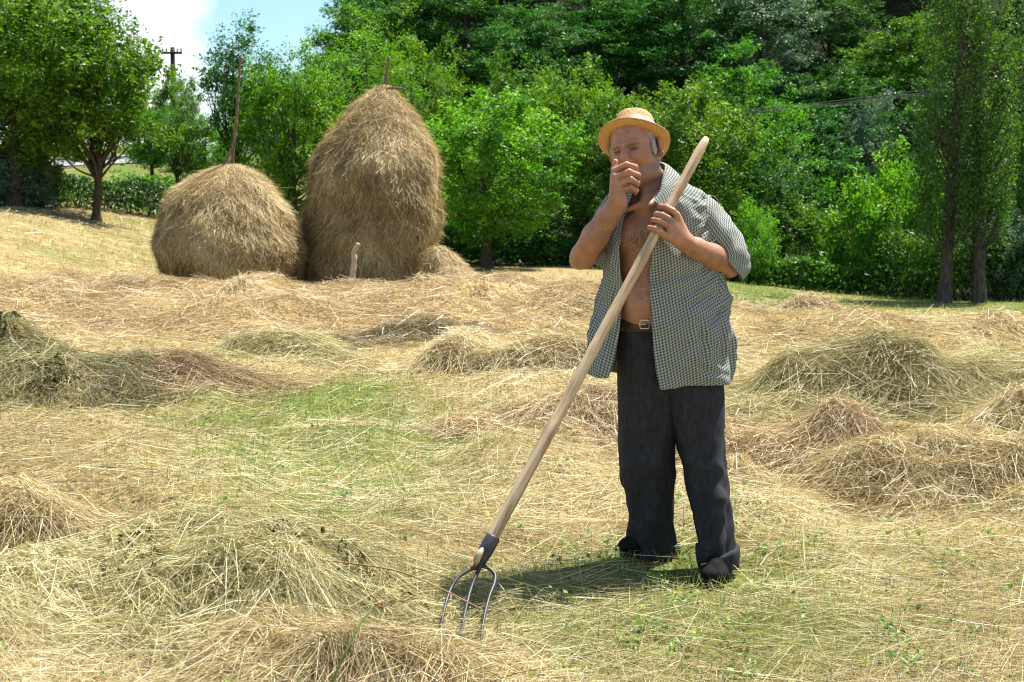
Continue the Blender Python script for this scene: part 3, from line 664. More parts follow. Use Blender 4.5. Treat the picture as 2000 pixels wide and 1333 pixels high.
# behind and right of the tall haystack
T_('willow_tree', 'willow', 700, 45, 235, 50, 'bright', 'pale drooping tree behind the left shoulder of the tall haystack', group=FG)
T_('willow_tree', 'willow', 815, 58, 190, 48, 'bright', 'drooping green tree behind the right shoulder of the tall haystack', group=FG)
T_('fruit_tree', 'orchard', 950, 190, 270, 36, 'bright', 'round fruit tree with low forked trunk right of the tall haystack', group=FG)
T_('leafy_tree', 'orchard', 1010, 118, 190, 46, 'mid', 'tree rising behind the round fruit tree', group=FG)
T_('leafy_tree', 'orchard', 1125, 138, 200, 42, 'bright', 'bright tree left of the straw hat', group=FG)
T_('leafy_tree', 'orchard', 1310, 178, 250, 39, 'bright', 'bright tree with feathery crown right behind the straw hat', group=FG)
T_('leafy_tree', 'orchard', 1200, 210, 190, 38, 'mid', 'dark bushy tree behind the raised hand', group=FG)
T_('leafy_tree', 'forest', 1445, 98, 215, 45, 'mid', 'tall leafy tree behind the upper end of the fork handle', group=FG)
T_('bush', 'bush', 1740, 300, 225, 37, 'bright', 'large round bright bush left of the two poplars', 'bush', BU)
T_('bush', 'bush', 1715, 188, 130, 52, 'silver', 'silvery grey bush above the large round bright bush', 'bush', BU)
T_('bush', 'bush', 1590, 395, 190, 39, 'mid', 'medium green bush right of the man\'s shoulder', 'bush', BU)
T_('bush', 'bush', 1465, 402, 110, 36.5, 'bright', 'bright large-leaved bush touching the man\'s sleeve', 'bush', BU)
T_('bush', 'bush', 880, 385, 140, 38, 'mid', 'low bush between the tall haystack and the fruit tree trunk', 'bush', BU)
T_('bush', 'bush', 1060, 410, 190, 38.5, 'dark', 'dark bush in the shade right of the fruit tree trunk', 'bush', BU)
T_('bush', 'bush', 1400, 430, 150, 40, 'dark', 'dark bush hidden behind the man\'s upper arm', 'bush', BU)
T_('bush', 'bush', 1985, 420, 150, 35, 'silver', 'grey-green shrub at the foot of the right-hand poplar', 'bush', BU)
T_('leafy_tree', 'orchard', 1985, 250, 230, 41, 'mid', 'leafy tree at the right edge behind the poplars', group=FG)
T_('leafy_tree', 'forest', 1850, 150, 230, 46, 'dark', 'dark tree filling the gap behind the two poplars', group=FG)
T_('slim_tree', 'airy', 1520, 300, 120, 40, 'dark', 'slim leaning tree with thin bare trunk right of the man', group=FG, lean=(0, .12))
# poplars
for px, la, r in ((1848, 'left one of the two tall poplars with bare dark trunks', 0.3), (1918, 'right one of the two tall poplars with thick ridged trunk', 1.9)):
    e = T_('poplar_tree', 'poplar', px, -700, 170, 33.5, 'poplar', la, group='poplars at the right edge of the field', lean=(0, .033), rot=r)
T_('poplar_tree', 'poplar', 2040, -600, 170, 37, 'poplar', 'poplar half out of the frame at the right edge', group='poplars at the right edge of the field')
# hillside wood, tree by tree
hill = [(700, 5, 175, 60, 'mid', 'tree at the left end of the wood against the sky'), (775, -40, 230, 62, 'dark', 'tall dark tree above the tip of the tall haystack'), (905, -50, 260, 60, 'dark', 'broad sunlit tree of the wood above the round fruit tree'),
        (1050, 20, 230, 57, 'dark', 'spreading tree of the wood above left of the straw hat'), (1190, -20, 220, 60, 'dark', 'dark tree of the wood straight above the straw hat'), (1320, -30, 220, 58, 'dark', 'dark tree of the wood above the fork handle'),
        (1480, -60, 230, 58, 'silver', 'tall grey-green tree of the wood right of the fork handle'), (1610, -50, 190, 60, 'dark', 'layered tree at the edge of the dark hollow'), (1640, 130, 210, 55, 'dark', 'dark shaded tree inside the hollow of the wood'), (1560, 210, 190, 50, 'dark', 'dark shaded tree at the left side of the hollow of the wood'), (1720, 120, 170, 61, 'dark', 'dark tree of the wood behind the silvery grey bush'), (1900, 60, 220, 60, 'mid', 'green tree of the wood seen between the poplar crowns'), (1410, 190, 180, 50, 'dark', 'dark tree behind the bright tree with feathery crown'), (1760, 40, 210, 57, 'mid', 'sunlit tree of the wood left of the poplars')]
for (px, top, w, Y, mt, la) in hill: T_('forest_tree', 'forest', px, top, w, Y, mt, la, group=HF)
k = 0
for Y, x0, step, h in ((70, 770, 150, 15), (82, 800, 140, 15), (97, 770, 125, 15), (114, 790, 115, 16), (130, 800, 105, 17), (150, 820, 95, 17)):
    px = x0
    while px < 2150:
        X = (px - 1000) / F_PX * Y; g = float(gz(X, Y)); hx = h * RNG.uniform(.85, 1.15)
        top = 420 - (g + hx - 1.4) / Y * F_PX * .99
        T_('forest_tree', 'forest', px + RNG.uniform(-30, 30), max(top, -900), RNG.uniform(190, 250) * 60 / Y * 1.15, Y + RNG.uniform(-4, 4), ('dark', 'mid', 'dark', 'dark', 'mid', 'silver')[k % 6], 'unseen broadleaf tree added beyond the right edge to shade the foot of the wood', group=HF)
        px += step; k += 1
# unseen trees added outside the right edge to shade the wood's foot
for px, Y in ((2230, 36), (2400, 44), (2300, 55)):
    T_('forest_tree', 'forest', px, -120, 260, Y, 'mid', 'unseen broadleaf tree added beyond the right edge to shade the foot of the wood', group=HF)

# hedges and undergrowth
def hedge(name, path, h, w, n, mat, label, size=.06, twigs=True):
    path = crom(np.array(path, float), 10); d = np.concatenate([[0], np.cumsum(np.linalg.norm(np.diff(path, axis=0), axis=1))])
    s = RNG.uniform(0, d[-1], n); x = np.interp(s, d, path[:, 0]); y = np.interp(s, d, path[:, 1])
    top = h * (.6 + .7 * fbm(s * .9, s * 0 + 3, 44)); zf = RNG.random(n) ** .7
    a = RNG.normal(0, 1, (n, 2)) * w * (.5 - .25 * zf)[:, None]
    p = np.stack([x + a[:, 0], y + a[:, 1], 0 * x], -1); p[:, 2] = gz(p[:, 0], p[:, 1]) + zf * top
    nn = RNG.normal(0, .6, (n, 3)) + np.array([0, -.3, .6]); nn /= np.linalg.norm(nn, axis=1)[:, None]
    V, F = leaf_quads(p, nn, size * RNG.uniform(.6, 1.3, n))
    tt = np.clip(.5 + .6 * (fbm(s * 2, zf * 3, 31) - .5) + RNG.normal(0, .16, n), 0, 1)
    o = obj(name, None, None, None, label, 'hedge' if 'hedge' in name else 'undergrowth', 'hedges round the field')
    obj('leaves', mesh_np('leaves', V, F, {'tint': np.repeat(tt, 4)}, False), LEAF[mat], o, kind='stuff')
    mb = MB()
    for q in np.arange(0, d[-1], .35):
        bx, by = np.interp(q, d, path[:, 0]), np.interp(q, d, path[:, 1]); b0 = np.array([bx, by, float(gz(bx, by)) - .05])
        for _ in range(2):
            e = b0 + np.array([RNG.normal(0, .2), RNG.normal(0, .2), h * RNG.uniform(.5, .9)]); tube(mb, [b0, (b0 + e) / 2 + RNG.normal(0, .05, 3), e], [.018, .012, .005], 4, False)
    obj('stems', mb.mesh('stems'), BARK, o, kind='stuff')
    return o
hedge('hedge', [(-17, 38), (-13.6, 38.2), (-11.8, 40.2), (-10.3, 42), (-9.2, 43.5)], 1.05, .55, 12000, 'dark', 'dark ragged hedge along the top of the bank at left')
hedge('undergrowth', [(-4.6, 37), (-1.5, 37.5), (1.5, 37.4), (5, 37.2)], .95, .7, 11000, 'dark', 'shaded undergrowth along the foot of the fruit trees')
hedge('hedge', [(5.2, 36.4), (7, 36.2), (9.2, 35.8), (10.6, 35.2)], .72, .5, 9000, 'mid', 'low clipped hedge along the field edge right of the man')
hedge('undergrowth', [(9.4, 35.0), (11, 34.8), (13, 34.6), (16, 34.6)], 1.5, .6, 11000, 'mid', 'tangled undergrowth between and behind the poplar trunks')
hedge('undergrowth', [(-13, 47), (-10, 48), (-6.5, 49), (-4, 47)], .6, .8, 5000, 'mid', 'low green growth on the grass slope behind the haystacks')

# ------------------------------------------------------------------ poles and wires
CONC = pmat('concrete', (.46, .46, .44), (.60, .60, .58), 12, .85, .4, .01)
def link_empty(name, loc, label, cat, group=None):
    o = obj(name, None, None, None, label, cat, group, loc=tuple(loc)); return o
b0 = P(155, 346, 57); b0[2] = float(gz(b0[0], 57))
cp = link_empty('concrete_pole', b0, 'grey concrete ladder-style power pole beside the road', 'power pole')
for sx in (-1, 1):
    mb = MB(); tube(mb, [(sx * .27, 0, -.3), (sx * .25, 0, 3), (sx * .12, 0, 8.4)], [.1, .095, .07], 4); obj('post', mb.mesh('post', False), CONC, cp)
for z in (1.0, 2.3, 3.6, 4.9, 6.2, 7.4):
    mb = MB(); box(mb, (0, 0, z), (.46 - z * .03, .12, .2)); obj('rung', mb.mesh('rung', False), CONC, cp)
POLE = pmat('tarred_wood', (.03, .026, .022), (.08, .065, .05), 12, .9, .5, .01, (4, 4, .4))
tp = P(337, 93, 70); g0 = float(gz(tp[0], 70)); Hh = float(tp[2]) - g0
up = link_empty('utility_pole', (tp[0], 70, g0), 'dark wooden utility pole with a crossarm against the clouds', 'utility pole')
mb = MB(); tube(mb, [(0, 0, -.4), (0, 0, Hh * .5), (0, 0, Hh)], [.16, .14, .115], 8); obj('post', mb.mesh('post'), POLE, up)
mb = MB(); box(mb, (0, -.14, Hh - .28), (.98, .09, .11)); obj('crossarm', mb.mesh('crossarm', False), POLE, up)
for sx in (-.44, -.26, .26, .44):
    mb = MB(); tube(mb, [(sx, -.14, Hh - .225), (sx, -.14, Hh - .13), (sx, -.14, Hh - .06)], [.02, .045, .03], 6); obj('insulator', mb.mesh('insulator'), POLE, up)
WIRE = pmat('wire', (.05, .05, .05), (.09, .09, .09), 5, .6, 0)
def wire(a, b_, sag, r, label, group):
    a = np.array(a, float); b_ = np.array(b_, float); t = np.linspace(0, 1, 24)[:, None]
    p = a + (b_ - a) * t; p[:, 2] -= sag * 4 * (t * (1 - t))[:, 0]
    mb = MB(); tube(mb, p, r, 4, False); obj('power_line', mb.mesh('power_line'), WIRE, None, label, 'wire', group)
cpt = b0 + np.array([0, 0, 8.0])
wire((tp[0] - .44, 69.86, tp[2] - .05), cpt + np.array([.1, 0, 0]), .6, .012, 'thin wire running left from the utility pole into the trees', 'overhead wires')
wire((tp[0] + .44, 69.86, tp[2] - .05), P(640, 200, 74), .5, .012, 'thin wire running right from the utility pole behind the trees', 'overhead wires')
for dy_, la in ((0, 'topmost of the power lines crossing in front of the wood'), (5, 'middle of the power lines crossing in front of the wood'), (9, 'lowest of the power lines crossing in front of the wood')):
    wire(P(2300, 100 + dy_ * 1.3, 31), P(1180, 232 + dy_ * .6, 44), .25, .009, la, 'overhead wires')

# ------------------------------------------------------------------ the man
class SDF:
    def __init__(s, lo, hi, h):
        s.lo = np.array(lo, float); s.h = h; s.n = np.ceil((np.array(hi) - s.lo) / h).astype(int) + 1
        s.f = np.full(s.n, .08, np.float32)
    def sub(s, lo, hi):
        a = np.clip(np.floor((np.array(lo) - s.lo) / s.h).astype(int), 0, s.n - 1); b = np.clip(np.ceil((np.array(hi) - s.lo) / s.h).astype(int) + 1, 1, s.n)
        sl = tuple(slice(i, j) for i, j in zip(a, b))
        ax = [s.lo[k] + s.h * np.arange(a[k], b[k]) for k in range(3)]
        return sl, np.meshgrid(*ax, indexing='ij')
    def put(s, fn, lo, hi, k=.01, neg=False):
        pad = k + 3 * s.h + .012
        sl, (X, Y, Z) = s.sub(np.array(lo) - pad, np.array(hi) + pad)
        d = fn(X, Y, Z).astype(np.float32); f = s.f[sl]
        if neg: d = -d; hh_ = np.maximum(k - np.abs(f - d), 0); s.f[sl] = np.maximum(f, d) + hh_ * hh_ / (4 * k)
        else: hh_ = np.maximum(k - np.abs(f - d), 0); s.f[sl] = np.minimum(f, d) - hh_ * hh_ / (4 * k)
    def cap(s, a, b, ra, rb=None, k=.01, neg=False, flat=None):
        a = np.array(a, float); b = np.array(b, float); rb = ra if rb is None else rb; ba = b - a; L2 = ba.dot(ba) + 1e-12; R = max(ra, rb)
        def fn(X, Y, Z):
            px, py, pz = X - a[0], Y - a[1], Z - a[2]
            t = np.clip((px * ba[0] + py * ba[1] + pz * ba[2]) / L2, 0, 1)
            return np.sqrt((px - t * ba[0]) ** 2 + (py - t * ba[1]) ** 2 + (pz - t * ba[2]) ** 2) - (ra + (rb - ra) * t)
        s.put(fn, np.minimum(a, b) - R, np.maximum(a, b) + R, k, neg)
    def chain(s, pts, rad, k=.006, neg=False):
        for i in range(len(pts) - 1): s.cap(pts[i], pts[i + 1], rad[i], rad[i + 1], k, neg)
    def ell(s, c, r, rot=None, k=.01, neg=False):
        c = np.array(c, float); r = np.array(r, float); Rm = np.eye(3) if rot is None else np.array(rot)      # columns: local axes
        def fn(X, Y, Z):
            x, y, z = X - c[0], Y - c[1], Z - c[2]
            l = [(x * Rm[0, i] + y * Rm[1, i] + z * Rm[2, i]) / r[i] for i in range(3)]
            k0 = np.sqrt(l[0] ** 2 + l[1] ** 2 + l[2] ** 2); k1 = np.sqrt((l[0] / r[0]) ** 2 + (l[1] / r[1]) ** 2 + (l[2] / r[2]) ** 2) + 1e-9
            return k0 * (k0 - 1) / k1
        m_ = np.abs(Rm) @ r
        s.put(fn, c - m_, c + m_, k, neg)
    def mesh(s, smooth=2):
        f = s.f; ins = f < 0; nx, ny, nz_ = f.shape
        cnt = np.zeros((nx - 1, ny - 1, nz_ - 1), np.int8)
        for i in (0, 1):
            for j in (0, 1):
                for k in (0, 1): cnt += ins[i:nx - 1 + i, j:ny - 1 + j, k:nz_ - 1 + k]
        cells = np.argwhere((cnt > 0) & (cnt < 8)); idx = np.full(cnt.shape, -1, np.int32); idx[tuple(cells.T)] = np.arange(len(cells))
        co = [(i, j, k) for i in (0, 1) for j in (0, 1) for k in (0, 1)]
        vals = {c: f[cells[:, 0] + c[0], cells[:, 1] + c[1], cells[:, 2] + c[2]] for c in co}
        acc = np.zeros((len(cells), 3)); num = np.zeros(len(cells))
        for c in co:
            for ax in range(3):
                if c[ax]: continue
                d = list(c); d[ax] = 1; d = tuple(d); v0, v1 = vals[c], vals[d]; cr_ = (v0 < 0) != (v1 < 0)
                t = np.where(cr_, v0 / np.where(cr_, v0 - v1, 1), 0); p = np.array(c, float)[None].repeat(len(cells), 0); p[:, ax] = t
                acc += p * cr_[:, None]; num += cr_
        V = s.lo + s.h * (cells + acc / num[:, None])
        F = []
        for ax in range(3):
            a1, a2 = (ax + 1) % 3, (ax + 2) % 3
            sl0 = [slice(None)] * 3; sl1 = [slice(None)] * 3; sl0[ax] = slice(0, -1); sl1[ax] = slice(1, None)
            ch = ins[tuple(sl0)] != ins[tuple(sl1)]; e = np.argwhere(ch)
            e = e[(e[:, a1] > 0) & (e[:, a2] > 0) & (e[:, a1] < f.shape[a1] - 1) & (e[:, a2] < f.shape[a2] - 1)]
            st_ = ins[tuple(e.T)]; q = []
            for o1, o2 in ((-1, -1), (0, -1), (0, 0), (-1, 0)):
                w_ = e.copy(); w_[:, a1] += o1; w_[:, a2] += o2; q.append(idx[tuple(w_.T)])
            q = np.stack(q, -1); q[~st_] = q[~st_][:, ::-1]; F.append(q)
        F = np.concatenate(F); F = F[(F >= 0).all(1)]
        for it in range(smooth):
            s_ = np.zeros_like(V); c_ = np.zeros(len(V))
            for i in range(4):
                a, b_ = F[:, i], F[:, (i + 1) % 4]
                for dd in range(3): s_[:, dd] += np.bincount(a, V[b_, dd], len(V)) + np.bincount(b_, V[a, dd], len(V))
                c_ += np.bincount(a, minlength=len(V)) + np.bincount(b_, minlength=len(V))
            lam = .5 if it % 2 == 0 else -.52
            V = V + lam * (s_ / np.maximum(c_, 1)[:, None] - V)
        return V, F

# --- body: torso, head, arms and hands grown as one skin
lo = np.minimum(M(1095, 720, -.40), M(1095, 720, .24)); hi = np.maximum(M(1475, 205, .24), M(1475, 205, -.4)); hi[0] = M(1475, 300, .1)[0]; lo[0] = M(1095, 300, .1)[0]
B = SDF(lo, hi, .0040)
# torso as stacked ellipses, given by left/right photo edges
tp_ = [(345, 1252, 1316, .015, .075), (375, 1232, 1345, .0, .085), (410, 1215, 1362, -.005, .105), (450, 1207, 1365, -.01, .122), (500, 1206, 1362, -.015, .124), (545, 1205, 1362, -.02, .128), (590, 1204, 1366, -.03, .136), (622, 1206, 1380, -.02, .134), (660, 1212, 1400, 0, .120), (715, 1214, 1404, 0, .11)]
tz = np.array([M(1300, a[0], 0)[2] for a in tp_]); tcx = np.array([M((a[1] + a[2]) / 2, a[0], 0)[0] for a in tp_]); ta = np.array([(a[2] - a[1]) / 2 / F_PX * MY for a in tp_]); tcy = np.array([MY + a[3] for a in tp_]); tb = np.array([a[4] for a in tp_])
def torso(X, Y, Z):
    zr = Z[0, 0, :]; o = np.argsort(tz); ip = lambda q: np.interp(zr, tz[o], q[o])
    cx, a, cyy_, b_ = ip(tcx), ip(ta), ip(tcy), ip(tb)
    x = (X - cx) / a; y = (Y - cyy_) / b_; k0 = (np.abs(x) ** 2.3 + np.abs(y) ** 2.3) ** (1 / 2.3)
    d = (k0 - 1) * np.minimum(a, b_) * .9
    return np.maximum(d, np.maximum(Z - tz[0] - .01, tz[-1] - Z))
B.put(torso, (tcx.min() - .25, MY - .18, tz[-1]), (tcx.max() + .25, MY + .16, tz[0] + .02), .01)
for sx, px in ((-1, 1238), (1, 1308)):           # chest muscles
    B.ell(M(px, 462, -.088 if sx < 0 else -.06), (.080, .045, .062), k=.05)
B.ell(M(1270, 585, -.105), (.085, .058, .085), k=.05)   # belly
B.cap(M(1252, 618, -.168), M(1300, 617, -.17), .004, .004, .012, True)
B.ell(M(1252, 579, -.178), (.012, .016, .008), k=.012, neg=True)
B.cap(M(1225, 572, -.165), M(1300, 570, -.17), .003, .003, .012, True)
B.cap(M(1243, 470, -.15), M(1246, 420, -.13), .004, .003, .02, True)
B.cap(M(1210, 415, -.115), M(1245, 402, -.115), .008, .009, .035); B.cap(M(1264, 404, -.112), M(1330, 385, -.075), .008, .008, .035)   # collar bones
# neck
HC = M(1241, 294, -.045); HSC = 1.12
B.cap(HC + np.array([.012, .03, -.06]), M(1283, 385, .015), .060, .070, .03)
B.cap(HC + np.array([.045, .0, -.09]), M(1258, 400, -.10), .016, .014, .03)
B.cap(M(1288, 362, .03), M(1360, 402, .02), .045, .045, .04); B.cap(M(1278, 362, .03), M(1222, 405, .02), .042, .045, .04)
# head, turned to the man's right
yaw = math.radians(-26); roll = math.radians(-12)
Rh = np.array(Matrix.Rotation(yaw, 3, 'Z') @ Matrix.Rotation(roll, 3, 'Y') @ Matrix.Rotation(math.radians(4), 3, 'X'))
def H(x, y, z): return HC + Rh @ (np.array([x, y, z]) * HSC)
hs = lambda c, r, k=.012, neg=False, rot=None: B.ell(H(*c), np.array(r) * HSC, Rh if rot is None else Rh @ rot, k, neg)
hs((0, .018, .045), (.078, .098, .083)); hs((0, -.032, -.02), (.066, .068, .092), .03)
hs((0, -.050, -.088), (.046, .046, .034), .03); hs((.05, -.005, -.072), (.022, .04, .036), .03); hs((-.05, -.005, -.072), (.022, .04, .036), .03)
hs((.036, -.064, -.028), (.024, .020, .022), .03); hs((-.036, -.064, -.028), (.024, .020, .022), .03)
B.cap(H(-.040, -.083, .019), H(-.012, -.097, .020), .011, .0115, .014); B.cap(H(.040, -.083, .019), H(.012, -.097, .020), .011, .0115, .014)
for sx in (-1, 1):
    hs((sx * .031, -.101, .004), (.018, .017, .012), .012, True)
    hs((sx * .031, -.079, .004), (.013, .013, .0125), .003)
    B.cap(H(sx * .018, -.092, .0085), H(sx * .044, -.083, .008), .0042, .004, .004); B.cap(H(sx * .018, -.091, -.003), H(sx * .044, -.083, -.003), .0036, .0036, .004)
    B.cap(H(sx * .018, -.100, -.030), H(sx * .036, -.086, -.066), .003, .003, .01, True)
B.chain([H(0, -.096, .016), H(0, -.111, -.008), H(0, -.125, -.030)], [.0098, .0125, .0168], .010)
for sx in (-1, 1): hs((sx * .0125, -.107, -.036), (.0095, .012, .009), .008)
B.cap(H(-.022, -.100, -.063), H(.022, -.100, -.063), .008, .008, .012); B.cap(H(-.019, -.098, -.078), H(.019, -.098, -.078), .009, .009, .012); B.cap(H(-.024, -.108, -.0705), H(.024, -.108, -.0705), .0022, .0022, .006, True)
for zz_ in (.046, .056, .066): B.cap(H(-.035, -.083 + (zz_ - .046) * .5, zz_), H(.035, -.083 + (zz_ - .046) * .5, zz_), .0012, .0012, .006, True)
for sx in (-1, 1):
    er = np.array(Matrix.Rotation(sx * .45, 3, 'Z') @ Matrix.Rotation(.15, 3, 'X'))
    hs((sx * .085, .014, -.008), (.010, .025, .036), .006, False, er); hs((sx * .095, .006, -.004), (.008, .012, .021), .006, True, er)
    hs((sx * .078, .012, -.030), (.010, .012, .012), .008)
# right arm (camera left), hand raised to the mouth
EL = M(1139, 500, -.10); WR = M(1207, 396, -.225)
B.chain([M(1214, 415, .0), M(1180, 455, -.03), EL + np.array([.004, .02, 0])], [.048, .050, .048], .02)
B.chain([EL, EL * .62 + WR * .38 + np.array([-.004, -.012, .0]), EL * .25 + WR * .75, WR], [.047, .048, .039, .0345], .02)
B.ell(M(1127, 512, -.085), (.026, .03, .026), k=.02)
kn = [M(1200, 334, -.232), M(1201, 347, -.246), M(1205, 360, -.252), M(1211, 373, -.247)]
for q in kn: B.cap(WR + (q - WR) * .12, q, .026, .0135, .018)
B.ell(M(1208, 366, -.225), (.028, .026, .036), k=.015)
pip = [M(1224, 322, -.246), M(1229, 336, -.262), M(1231, 350, -.266), M(1231, 366, -.258)]
dip = [M(1241, 327, -.225), M(1246, 343, -.238), M(1245, 358, -.240), M(1243, 373, -.235)]
tip = [M(1243, 336, -.195), M(1245, 350, -.205), M(1243, 364, -.208), M(1241, 378, -.208)]
for i, (q0, q1, q2, q3) in enumerate(zip(kn, pip, dip, tip)):
    rr = (.0118, .0122, .0118, .0105)[i]; B.chain([q0, q1, q2, q3], [rr * 1.08, rr, rr * .93, rr * .82], .0035)
B.chain([M(1206, 385, -.205), M(1200, 352, -.200), M(1200, 331, -.200), M(1202, 316, -.194)], [.018, .0155, .0125, .0108], .008)
# left arm (camera right), hand round the fork handle
ha, hb = P(1380, 270, 5.385), P(965, 1045, 4.86)
hd = (hb - ha) / np.linalg.norm(hb - ha)
def HN(py):                                      # point on the handle axis at a photo row
    t = np.linspace(0, 1, 400)[:, None]; q = ha + (hb - ha) * t
    z = q; pv = 666.5 - F_PX * (((z[:, 2] - CAM_Z) * _cp + z[:, 1] * _sp) / (z[:, 1] * _cp - (z[:, 2] - CAM_Z) * _sp))
    return q[np.argmin(np.abs(pv - py))]
EL2 = M(1424, 518, -.01); WR2 = M(1340, 476, -.215)
B.chain([M(1340, 405, .04), M(1398, 440, .04), M(1416, 478, .02), EL2], [.03, .034, .042, .044], .015)
B.chain([EL2, EL2 * .6 + WR2 * .4, EL2 * .22 + WR2 * .78, WR2], [.045, .048, .038, .033], .02)
hn = [HN(y) for y in (415, 428, 441, 455)]
RH_ = .0215
fr = np.array([0, -1.0, 0]); lf = np.cross(hd, fr); lf /= np.linalg.norm(lf); fr = np.cross(lf, hd); fr = fr / np.linalg.norm(fr)
if lf[0] > 0: lf = -lf
if fr[1] > 0: fr = -fr
for i, q in enumerate(hn):
    rr = (.0118, .0122, .0117, .0108)[i]
    mcp = q - lf * .036 + fr * .018; pp1 = q + lf * .004 + fr * (.0225 + rr); pp2 = q + lf * (.023 + rr * .7) + fr * .012; pp3 = q + lf * .020 - fr * .016
    B.cap(WR2 + (mcp - WR2) * .15, mcp, .027, .0145, .016)
    B.chain([mcp, q - lf * .014 + fr * (.024 + rr), pp1 + lf * .008, pp2, pp3], [rr * 1.12, rr * 1.05, rr, rr * .95, rr * .85], .0035)
pm = (hn[1] + hn[2]) / 2
B.ell(pm - lf * .048 - fr * .004, (.030, .022, .036), k=.014)
B.chain([WR2 + (pm - WR2) * .4 - fr * .012, hn[0] - lf * .034 - fr * .014 + hd * .012, hn[0] - lf * .014 - fr * .028 - hd * .014, hn[0] + lf * .012 - fr * .024 - hd * .022], [.020, .016, .0135, .011], .008)
Vb, Fb = B.mesh(3)
# skin tone masks: colours of skin, hair and stubble, plus shade painted under the brows
HI = Rh.T
lv = (Vb - HC) @ HI.T / HSC
hairy = np.zeros(len(Vb)); red = np.zeros(len(Vb)); dark = np.zeros(len(Vb)); pale = np.zeros(len(Vb))
near_head = np.linalg.norm(lv, axis=1) < .16
# stubble on jaw
hairy = np.where(near_head & (lv[:, 2] < -.045) & (lv[:, 1] < .02), .75 * sstep((-.045 - lv[:, 2]) / .02), 0)
for sx in (-1, 1):
    fm = (lv[:, 1] < -.06) & near_head
    q = lv - np.array([sx * .031, -.09, .002])
    dark = np.maximum(dark, .97 * np.exp(-(q[:, 2] / .0066) ** 2 - (np.abs(q[:, 0]) / .0150) ** 4) * fm)  # eye slits, with the shadow of the eye sockets painted in
    q = lv - np.array([sx * .030, -.09, .0165])
    dark = np.maximum(dark, .60 * np.exp(-((q[:, 2] + 5 * q[:, 0] ** 2) / .0060) ** 2 - (np.abs(q[:, 0]) / .021) ** 4) * fm)
red = np.exp(-(np.linalg.norm(lv - np.array([0, -.118, -.028]), axis=1) / .022) ** 2)
for sx in (-1, 1):
    red = np.maximum(red, .35 * np.exp(-(np.linalg.norm(lv - np.array([sx * .045, -.078, -.022]), axis=1) / .028) ** 2)); red = np.maximum(red, .5 * np.exp(-(np.linalg.norm(lv - np.array([sx * .088, .016, -.006]), axis=1) / .034) ** 2))
cc = M(1243, 470, -.15); q = Vb - cc
chest = np.exp(-((q[:, 0] / .085) ** 2 + (q[:, 2] / .075) ** 2)) * (Vb[:, 1] < MY - .09) * (Vb[:, 1] > MY - .2)
cc = M(1252, 560, -.17); q = Vb - cc
chest = np.maximum(chest, .5 * np.exp(-((q[:, 0] / .03) ** 2 + (q[:, 2] / .10) ** 2)) * (Vb[:, 1] < MY - .09) * (Vb[:, 1] > MY - .22))
fore = .42 * np.exp(-(np.linalg.norm(Vb - (EL * .45 + WR * .55), axis=1) / .11) ** 2) + .42 * np.exp(-(np.linalg.norm(Vb - (EL2 * .45 + WR2 * .55), axis=1) / .10) ** 2)
hairy2 = np.maximum(chest, fore)
pale = sstep((M(1250, 540, -.1)[2] - Vb[:, 2]) / .1) * (Vb[:, 1] < MY + .3) * (Vb[:, 0] > M(1200, 500, -.1)[0]) * (Vb[:, 0] < M(1335, 500, -.1)[0])
m, t = newmat('skin')
tcn = N(t, 'ShaderNodeTexCoord')
n1 = N(t, 'ShaderNodeTexNoise'); n1.inputs['Scale'].default_value = 22; n1.inputs['Detail'].default_value = 5; L(t, tcn.outputs['Object'], n1.inputs['Vector'])
n2 = N(t, 'ShaderNodeTexNoise'); n2.inputs['Scale'].default_value = 260; n2.inputs['Detail'].default_value = 3; L(t, tcn.outputs['Object'], n2.inputs['Vector'])
base = ramp(t, n1.outputs['Fac'], [(.3, (.30, .140, .080)), (.7, (.44, .225, .138))]).outputs[0]
def mixattr(base, an, col, mul=1.0, tex=None):
    a = N(t, 'ShaderNodeAttribute', attribute_name=an); f = a.outputs['Fac']
    mm = N(t, 'ShaderNodeMath', operation='MULTIPLY'); L(t, f, mm.inputs[0]); mm.inputs[1].default_value = mul; f = mm.outputs[0]
    if tex is not None:
        m3 = N(t, 'ShaderNodeMath', operation='MULTIPLY'); L(t, f, m3.inputs[0]); L(t, tex, m3.inputs[1]); f = m3.outputs[0]
    x = N(t, 'ShaderNodeMixRGB'); L(t, f, x.inputs[0]); L(t, base, x.inputs[1]); x.inputs[2].default_value = (*col, 1); return x.outputs[0]
hairn = N(t, 'ShaderNodeTexNoise'); hairn.inputs['Scale'].default_value = 330; hairn.inputs['Detail'].default_value = 4
mpn = N(t, 'ShaderNodeMapping'); mpn.inputs['Scale'].default_value = (1, 1, .35); L(t, tcn.outputs['Object'], mpn.inputs[0]); L(t, mpn.outputs[0], hairn.inputs['Vector'])
hr = ramp(t, hairn.outputs['Fac'], [(.42, (0, 0, 0)), (.58, (1, 1, 1))]).outputs[0]
base = mixattr(base, 'pale', (.46, .235, .13), .6)
base = mixattr(base, 'red', (.46, .16, .10), .7)
base = mixattr(base, 'hairy', (.17, .125, .105), .8)
base = mixattr(base, 'hairy2', (.085, .048, .03), .85, hr)
base = mixattr(base, 'dark', (.035, .018, .012), .95)
b = N(t, 'ShaderNodeBsdfPrincipled'); b.inputs['Roughness'].default_value = .5; b.inputs['Specular IOR Level'].default_value = .35
b.inputs['Subsurface Weight'].default_value = .25; b.inputs['Subsurface Radius'].default_value = (.010, .004, .002); b.inputs['Subsurface Scale'].default_value = 1
bp = N(t, 'ShaderNodeBump'); bp.inputs['Strength'].default_value = .25; bp.inputs['Distance'].default_value = .002
L(t, n2.outputs['Fac'], bp.inputs['Height']); L(t, bp.outputs[0], b.inputs['Normal']); L(t, base, b.inputs['Base Color'])
